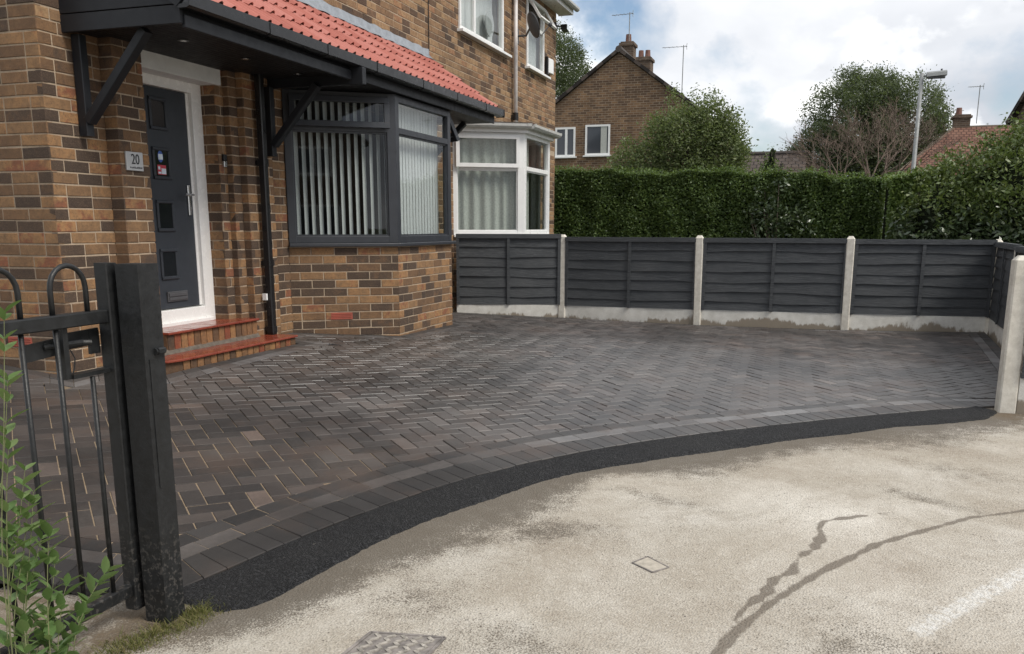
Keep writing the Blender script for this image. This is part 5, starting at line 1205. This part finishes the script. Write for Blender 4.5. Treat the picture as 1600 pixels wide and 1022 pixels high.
tree('leafy_tree', 'bushy green tree in front of the brick gable with upright top shoots', (24.0, 3.45, 0), (24.0, 3.4, 3.9), [(24, 3.35, 3.2, .8, .7, 1.25), (24, 4.3, 2.7, .7, .6, .8), (24, 2.55, 2.6, .7, .7, .75), (23.9, 3.6, 2.3, .9, 1.2, .7), (24.1, 2.05, 2.45, .45, .33, .75), (24, 4.75, 3.05, .35, .28, .6), (24, 4.0, 3.7, .35, .3, .6), (24, 2.45, 3.75, .22, .16, .45), (24, 1.95, 3.35, .2, .14, .4), (24, 5.05, 2.5, .3, .25, .5), (23.8, 3.1, 2.9, .5, .5, .6), (24, 3.55, 4.25, .25, .22, .75), (24, 3.15, 4.0, .22, .2, .8), (24, 4.9, 2.7, .4, .4, .7), (24, 2.9, 3.5, .5, .35, .7), (24, 2.7, 4.15, .5, .4, .6), (24, 2.25, 3.75, .4, .32, .6), (24, 1.95, 3.4, .3, .25, .6), (24, 2.75, 3.75, .6, .5, .75), (24, 2.2, 3.2, .5, .45, .8), (24, 3.9, 3.3, .6, .6, .8)], 1500, 30, .10, .078, M['tree_a'], .11, 21, .45, 90, shell=.6)
tree('leafy_tree', 'broad dark tree on the skyline behind the street lamp', (50.0, -2.6, 0), (50.0, -2.5, 7.4), [(50, -1.6, 6.6, 2.6, 2.6, 2.5), (50, -3.9, 6.3, 2.4, 2.0, 2.5), (50, -.1, 5.0, 2.0, 1.6, 1.7), (50, -5.3, 5.3, 1.8, 1.1, 1.4), (50, -2.6, 4.2, 2.6, 3.2, 1.6), (50, 1.2, 4.6, 1.0, .7, 1.1), (50, .6, 3.6, 1.5, 1.1, 1.2), (50, -4.8, 3.9, 1.6, 1.4, 1.3), (50, -2.2, 7.6, 1.6, 1.8, 1.5)], 1800, 74, .19, .11, M['tree_c'], .26, 22, .5, 170, shell=.35)
tree('leafy_tree', 'tall green tree behind the left side of the brick gable', (52, 15.6, 0), (52, 15.5, 9), [(52, 15.0, 9.4, 2.6, 2.4, 3.2), (52, 14.2, 7.6, 2.5, 2.4, 2.9), (52, 17.2, 8.4, 2.4, 2.2, 2.8), (52, 13.2, 6.4, 2, 1.5, 2.3)], 1500, 70, .2, .11, M['tree_b'], .3, 23, .5, 40)
# bare tree: forking twigs
def bare_tree(name, label, base, height, seed):
    rg = random.Random(seed); root = empty(name, base); mb = MB(); tw_ = MB(); cnt = [0]
    def grow(p, d, l_, r_, lev):
        n_ = 3; pts = [p]; dd3 = d.copy()
        for i in range(n_):
            dd3 = (dd3 + Vector((rg.gauss(0, .13), rg.gauss(0, .13), rg.gauss(.02, .08)))).normalized(); pts.append(pts[-1] + dd3 * l_ / n_)
        (mb if lev < 2 else tw_).tube(pts, [r_ * (1 - .45 * i / n_) for i in range(n_ + 1)], 5 if lev < 2 else 3, cap=False)
        if lev >= 6: return
        for k in range(3 if lev < 4 else 2):
            ax = Vector((rg.gauss(0, 1), rg.gauss(0, 1), rg.gauss(0, .5))).normalized(); nd = (dd3 + ax * rg.uniform(.35, .75)).normalized(); nd.z = max(nd.z, -.15); grow(pts[rg.choice((2, 3, 3))], nd.normalized(), l_ * rg.uniform(.62, .82), max(r_ * .52, .0045), lev + 1)
    for k in range(6):
        an = k / 6 * 2 * math.pi; grow(Vector((.08 * math.cos(an), .08 * math.sin(an), .4)), Vector((.55 * math.cos(an), .55 * math.sin(an), 1)).normalized(), height * .27, .055, 0)
    mb.tube([(0, 0, 0), (0, 0, .45)], [.13, .10], 8); mb.build('trunk', M['twig'], root); tw_.build('twigs', M['twig'], root); tag(root, label, 'tree'); return root
bare_tree('bare_tree', 'leafless brown tree with dense twigs above the hedge, left of the street lamp', (30, -1.4, 1.3), 4.3, 5)

# privet in the near left corner, growing in front of the gate
def leaf_shape(l_, w):
    vs = []; rows = ((0, .02), (.18, .6), (.42, 1.0), (.68, .82), (.88, .4), (1, .0))
    for t_, ww in rows: vs += [(-w / 2 * ww, t_ * l_, .12 * w * ww - .10 * l_ * t_ * t_), (0, t_ * l_, -.10 * l_ * t_ * t_), (w / 2 * ww, t_ * l_, .12 * w * ww - .10 * l_ * t_ * t_)]
    fs = [(3 * i + k, 3 * i + k + 1, 3 * i + k + 4, 3 * i + k + 3) for i in range(5) for k in range(2)]
    me = bpy.data.meshes.new('leaf'); me.from_pydata(vs, [], fs); me.validate(); me.update(); me.materials.append(M['privet']); me.polygons.foreach_set('use_smooth', [True] * len(me.polygons)); return me
privet = empty('privet_bush', (1.72, 2.02, .05)); tag(privet, 'bright green privet sprigs in front of the gate at the left edge', 'bush')
lm = [leaf_shape(l_, l_ * .46) for l_ in (.050, .066, .080)]
STEMS = []
rg = random.Random(14)
for (tx, ty, tz, bx_) in ((2.0, 2.2, 1.225, 1.80), (1.985, 2.2, 1.03, 1.80), (1.96, 2.2, .83, 1.80), (1.99, 2.18, .76, 1.84), (2.03, 2.2, .68, 1.88), (2.0, 2.19, .66, 1.84), (2.06, 2.18, .56, 1.92), (2.03, 2.19, .53, 1.86), (2.06, 2.18, .44, 1.96), (1.98, 2.2, .45, 1.86), (2.24, 2.16, .345, 2.0), (2.20, 2.17, .31, 2.02), (2.1, 2.18, .36, 1.95), (1.95, 2.19, .40, 1.85), (2.02, 2.17, .28, 1.92), (1.96, 2.17, .3, 1.88), (2.1, 2.15, .22, 2.0), (2.0, 2.15, .2, 1.93), (1.94, 2.2, .6, 1.84)):
    a = Vector((bx_, 2.12 + rg.uniform(-.04, .04), .04)); b = Vector((tx, ty, tz)); k = b - a
    STEMS.append([tuple(a), tuple(a + k * .35 + Vector((-.03, rg.uniform(-.03, .03), .05))), tuple(a + k * .75 + Vector((-.012, 0, .035))), tuple(b)])
pb = privet.location.copy(); rg = random.Random(4)
for s_ in STEMS:
    P = [Vector(p) - pb for p in s_]; sm = []
    for i in range(24):
        t_ = i / 23 * (len(P) - 1); k = min(int(t_), len(P) - 2); f = t_ - k; p0 = P[max(k - 1, 0)]; p1 = P[k]; p2 = P[k + 1]; p3 = P[min(k + 2, len(P) - 1)]
        sm.append(.5 * ((2 * p1) + (p2 - p0) * f + (2 * p0 - 5 * p1 + 4 * p2 - p3) * f * f + (3 * p1 - p0 - 3 * p2 + p3) * f ** 3))
    mb = MB(); mb.tube(sm, [.0022 * (1 - .6 * i / 23) for i in range(24)], 5); mb.build('stem', M['stem'], privet)
    L_tot = sum((sm[i + 1] - sm[i]).length for i in range(23)); acc = 0; nxt = L_tot - (rg.uniform(.12, .2) if s_[3][2] > .9 else rg.uniform(.25, .45)); flip = 0
    for i in range(23):
        seg = (sm[i + 1] - sm[i]); acc += seg.length
        if acc >= nxt or i == 22:
            nxt = acc + .034; d = seg.normalized(); a = d.cross(Vector((0, 0, 1))); a = a.normalized() if a.length > .05 else Vector((1, 0, 0)); b = d.cross(a)
            flip += 1; base_a = flip * math.pi / 2 + rg.uniform(-.3, .3)
            for k in (0, 1):
                an = base_a + k * math.pi; out = (a * math.cos(an) + b * math.sin(an)); yv = (out * .8 + d * .55 + Vector((0, 0, .12))).normalized(); zv = (d * .8 - out * .4 + Vector((0, 0, .6))); zv = (zv - yv * zv.dot(yv)).normalized(); xv = yv.cross(zv)
                o = bpy.data.objects.new('leaf', rg.choice(lm if i < 20 else lm[:2])); COL.objects.link(o); o.parent = privet; o.matrix_local = Matrix(((xv.x, yv.x, zv.x, sm[i + 1].x), (xv.y, yv.y, zv.y, sm[i + 1].y), (xv.z, yv.z, zv.z, sm[i + 1].z), (0, 0, 0, 1)))
# grass and moss tufts at the foot of the gate post
rg2 = np.random.default_rng(31); n_ = 2600; cen = [(2.45, 2.13, .06, .05), (2.34, 2.14, .07, .05), (2.57, 2.07, .09, .04), (2.27, 2.18, .10, .06), (2.62, 2.12, .06, .04)]; P = []
for cx, cy, rx, ry in cen: P.append(np.stack([rg2.normal(cx, rx * .7, n_ // 5), rg2.normal(cy, ry * .7, n_ // 5)], 1))
P = np.concatenate(P); hgt = rg2.uniform(.004, .018, len(P)) * rg2.choice((1, 1, 1, 1.8), len(P)); V4 = np.empty((len(P), 4, 3)); an = rg2.uniform(0, 6.28, len(P)); ln_ = rg2.normal(size=(len(P), 2)) * hgt[:, None] * .7; w_ = .0016
hB, _ = edge_near(P[:, 0], P[:, 1]); zb_ = hB - .014
V4[:, 0] = np.stack([P[:, 0] - np.cos(an) * w_, P[:, 1] - np.sin(an) * w_, zb_], 1); V4[:, 1] = np.stack([P[:, 0] + np.cos(an) * w_, P[:, 1] + np.sin(an) * w_, zb_], 1)
V4[:, 2] = np.stack([P[:, 0] + ln_[:, 0] + np.cos(an) * w_ * .3, P[:, 1] + ln_[:, 1] + np.sin(an) * w_ * .3, zb_ + hgt], 1); V4[:, 3] = np.stack([P[:, 0] + ln_[:, 0] - np.cos(an) * w_ * .3, P[:, 1] + ln_[:, 1] - np.sin(an) * w_ * .3, zb_ + hgt], 1)
tag(link('grass_tufts', fast_mesh('grass_tufts', V4, 4, M['grass'])), 'small tufts of grass and moss at the foot of the gate post', 'grass', kind='stuff')

# ------------------------------------------------------------------ far buildings and street lamp
def uv_plane(me, org, ux, uy):
    uv = me.uv_layers.new(name='UVMap'); ux = Vector(ux).normalized(); uy = Vector(uy).normalized(); org = Vector(org)
    for l_ in me.loops:
        p = me.vertices[l_.vertex_index].co - org; uv.data[l_.index].uv = (p.dot(ux), p.dot(uy))
def gable_house(loc, rot, half, depth, ez, rz_, brick, tile, label, chim=(), wins=(), over=.18, name='brick_house', split=False):
    """gable end at local x=0 facing -x, ridge along +x"""
    root = empty(name, loc); root.rotation_euler = (0, 0, rot)
    mb = MB(); mb.add([(0, -half, -.3), (0, half, -.3), (0, half, ez), (0, 0, rz_), (0, -half, ez), (depth, -half, -.3), (depth, half, -.3), (depth, half, ez), (depth, 0, rz_), (depth, -half, ez)], [(0, 4, 3, 2, 1), (5, 6, 7, 8, 9), (0, 5, 9, 4), (1, 2, 7, 6)]); mb.build('wall', brick, root)
    sl2 = math.atan2(rz_ - ez, half)
    for s_ in (-1, 1):
        d_ = Vector((0, -s_ * math.cos(sl2), math.sin(sl2))); e0 = Vector((-.12, s_ * half, ez)) - d_ * over; l_ = (Vector((0, 0, rz_)) - Vector((0, s_ * half, ez))).length + over; nn = Vector((0, s_ * math.sin(sl2), math.cos(sl2)))
        a = [e0, e0 + Vector((depth + .2, 0, 0)), e0 + Vector((depth + .2, 0, 0)) + d_ * l_, e0 + d_ * l_]; t_ = .11
        mb = MB(); mb.add([p + nn * .02 for p in a] + [p + nn * (.02 + t_) for p in a], [(0, 1, 2, 3), (4, 7, 6, 5), (0, 4, 5, 1), (1, 5, 6, 2), (2, 6, 7, 3), (3, 7, 4, 0)])
        o = mb.build('roof_slope', tile, root); uv_plane(o.data, e0, (1, 0, 0), d_)
    mb = MB(); mb.tube([(-.13, 0, rz_ + .1), (depth + .1, 0, rz_ + .1)], .12, 8); mb.build('ridge', M['ridge'], root)
    for (x, y, w, d2, z0, z1, pots) in chim:
        mb = MB(); mb.box((x - d2 / 2, y - w / 2, z0), (x + d2 / 2, y + w / 2, z1)); mb.box((x - d2 / 2 - .05, y - w / 2 - .05, z1 - .16), (x + d2 / 2 + .05, y + w / 2 + .05, z1 - .05)); c_ = mb.build('chimney', M['far_brick2'], root)
        for k in range(pots):
            yy = y + (k - (pots - 1) / 2) * .28; mb = MB(); mb.tube([(x, yy, z1), (x, yy, z1 + .3)], [.12, .10], 10); mb.build('chimney_pot', M['pot'], c_)
    for (y0, y1, z0, z1, cols) in wins:
        mb = MB(); f = .07
        mb.box((-.03, y0, z0), (.05, y1, z0 + f)); mb.box((-.03, y0, z1 - f), (.05, y1, z1)); mb.box((-.03, y0, z0 + f), (.05, y0 + f, z1 - f)); mb.box((-.03, y1 - f, z0 + f), (.05, y1, z1 - f))
        for c in cols: yy = y0 + (y1 - y0) * c; mb.box((-.028, yy - .045, z0 + f), (.048, yy + .045, z1 - f))
        mb.box((-.10, y0 - .06, z0 - .05), (-.001, y1 + .06, z0 - .001))
        w_ = mb.build('window', M['white'], root); b_ = MB(); b_.box((-.008, y0 + f, z0 + f), (-.003, y1 - f, z1 - f)); g_ = NT('far_pane'); g_.set(col=(.05, .055, .065), rough=.08, spec=.6); b_.build('pane', g_.m, w_)
        if not cols:
            b_ = MB(); b_.box((-.014, y0 + f + .05, z0 + f), (-.010, y0 + f + .28, z1 - f)); b_.build('curtain', M['net'], w_)
    tag(root, label, 'house'); return root
gable_house((34, 7.15, 0), 0, 3.95, 9, 4.75, 7.62, M['far_brick'], M['far_brown'], 'brick house gable with two white windows behind the hedge', chim=((2.6, .19, .5, .6, 7.0, 8.42, 1), (5.6, .10, .65, .7, 6.4, 8.35, 2)), wins=((1.58, 2.36, 4.02, 5.08, (.45,)), (.26, 1.2, 4.05, 5.14, ())))
def aerial(x, y, z0, z1, label, span=.5, rot=0.):
    root = empty('tv_aerial', (x, y, z0)); mb = MB(); mb.tube([(0, 0, 0), (0, 0, z1 - z0)], .018, 6); mb.build('mast', M['galv'], root); mb = MB(); d_ = Vector((math.sin(rot), math.cos(rot), 0)); zt = z1 - z0 - .06
    mb.tube([d_ * -.15 + Vector((0, 0, zt)), d_ * span + Vector((0, 0, zt + .02))], .011, 5)
    for k in range(6): c = d_ * (-.1 + span * k / 5) + Vector((0, 0, zt + .01)); e = Vector((-d_.y, d_.x, 0)) * .14; mb.tube([c - e, c + e], .006, 4)
    for e in (-.12, .12): mb.tube([d_ * -.12 + Vector((0, 0, zt)), d_ * -.14 + Vector((0, 0, zt + e))], .01, 4)
    mb.build('boom', M['galv'], root); tag(root, label, 'aerial'); return root
aerial(36.5, 7.30, 8.3, 9.5, 'television aerial on the chimney of the brick gable house', .75, .2)
aerial(39.5, 5.62, 5.0, 8.75, 'thin television aerial mast behind the bushy tree', .9, .1)
# dark roofed bungalow beyond the hedge
bung = empty('low_house', (46, 2.2, 0)); tag(bung, 'low house with dark brown tiled roof seen over the hedge', 'house')
mb = MB(); mb.box((.4, -1.5, -.3), (6, 2.0, 3.6)); mb.build('wall', M['white'], bung)
mb = MB(); P4 = [Vector((-.2, -1.58, 3.45)), Vector((-.2, 1.62, 3.45)), Vector((2.6, 1.62, 5.02)), Vector((2.6, -1.58, 5.02))]; mb.add([*P4, *[p - Vector((0, 0, .12)) for p in P4]], [(0, 3, 2, 1), (4, 5, 6, 7), (0, 1, 5, 4), (1, 2, 6, 5), (2, 3, 7, 6), (3, 0, 4, 7)]); o = mb.build('roof_slope', M['far_brown'], bung); uv_plane(o.data, P4[0], (0, 1, 0), P4[3] - P4[0])
mb = MB(); mb.tube([(2.6, -1.6, 5.06), (2.6, 1.64, 5.06)], .1, 8); mb.build('ridge', M['ridge'], bung)
mb = MB(); mb.box((.9, -.55, 4.05), (1.0, -.40, 4.45)); mb.build('roof_vent', M['black'], bung)
# red hipped roof
hip = empty('brick_house', (42, -6.2, 0)); tag(hip, 'house with red tiled hipped roof and square chimney, right of the street lamp', 'house')
mb = MB(); mb.box((.3, -3.4, -.3), (6, 2.9, 3.5)); mb.build('wall', M['far_brick2'], hip)
A_, B_, C_, D_ = Vector((0, 3.3, 3.4)), Vector((0, -3.7, 3.4)), Vector((2.6, -3.7, 5.62)), Vector((2.6, .75, 5.62))
E_, F_ = Vector((6.2, 3.3, 3.4)), Vector((6.2, -3.7, 3.4))
mb = MB(); mb.add([A_, B_, C_, D_], [(0, 3, 2, 1)]); o = mb.build('roof_slope', M['far_red'], hip); uv_plane(o.data, A_, (0, 1, 0), (2.6, 0, 2.22)); md = o.modifiers.new('s', 'SOLIDIFY'); md.thickness = .08
mb = MB(); mb.add([A_, D_, E_], [(0, 2, 1)]); o = mb.build('roof_slope', M['far_red'], hip); uv_plane(o.data, A_, (1, 0, 0), (0, -2.5, 2.2))
mb = MB(); mb.add([D_, C_, F_, E_], [(0, 1, 2, 3)]); o = mb.build('roof_slope', M['far_red'], hip); uv_plane(o.data, D_, (0, 1, 0), (2.6, 0, -2.2))
mb = MB(); mb.tube([C_ + Vector((0, 0, .03)), D_ + Vector((0, 0, .03)), A_ + Vector((0, 0, .03))], .09, 6); mb.build('ridge', M['far_brick2'], hip)
mb = MB(); mb.box((2.5, .15, 5.2), (3.1, .78, 6.2)); mb.box((2.44, .09, 6.05), (3.16, .84, 6.14)); c_ = mb.build('chimney', M['far_brick2'], hip); mb = MB(); mb.tube([(2.8, .6, 6.2), (2.8, .6, 6.5)], [.13, .11], 8); mb.build('chimney_pot', M['pot'], c_)
aerial(42.5, -6.0, 5.6, 7.1, 'television aerial on the red roofed house beside its chimney', .45, .3); aerial(33, -6.05, 3.2, 5.45, 'television aerial mast near the right edge of the sky', .4, 2.4)
# brick gable at the right edge, seen almost edge-on
gable_house((23.53, -5.32, 0), R(-71.6), 2.6, 7, 4.0, 6.4, M['far_brick2'], M['far_brown'], 'dull brick gable at the right edge of the picture', over=.1)
gable_house((-15, -13, 0), R(180 + 35), 4.2, 9, 4.8, 7.6, M['far_brick2'], M['far_brown'], 'brick house across the road, mirrored in the grey bay window', wins=((-3.1, -1.2, 1.0, 2.3, (.5,)), (1.2, 3.1, 1.0, 2.3, (.5,)), (-2.8, -1.4, 3.5, 4.6, (.5,)), (1.4, 2.8, 3.5, 4.6, (.5,))))
lamp = empty('street_lamp', (28, -2.49, 0)); tag(lamp, 'grey street lamp column with a flat lantern above the hedge', 'street lamp')
mb = MB(); mb.tube([(0, 0, 0), (0, 0, 1.4), (0, 0, 1.45), (0, 0, 5.55)], [.085, .085, .062, .05], 10); mb.build('column', M['galv'], lamp, True)
mb = MB(); mb.tube([(0, 0, 5.45), (0, -.18, 5.50)], .025, 6); mb.build('arm', M['galv'], lamp)
mb = MB(); mb.extrude([(-.11, 0), (.11, 0), (.09, .09), (.04, .13), (-.04, .13), (-.09, .09)], (0, -.12, 5.44), (0, -.62, 5.47)); hd = mb.build('lantern', M['galv'], lamp); mb = MB(); mb.box((-.085, -.58, 5.40), (.085, -.16, 5.437)); mb.build('lens', M['dish'], hd)
mb = MB(); mb.tube([(0, -.48, 5.58), (0, -.48, 5.64)], .025, 8); mb.build('photocell', M['dish'], hd)
print('objects', len(bpy.data.objects))
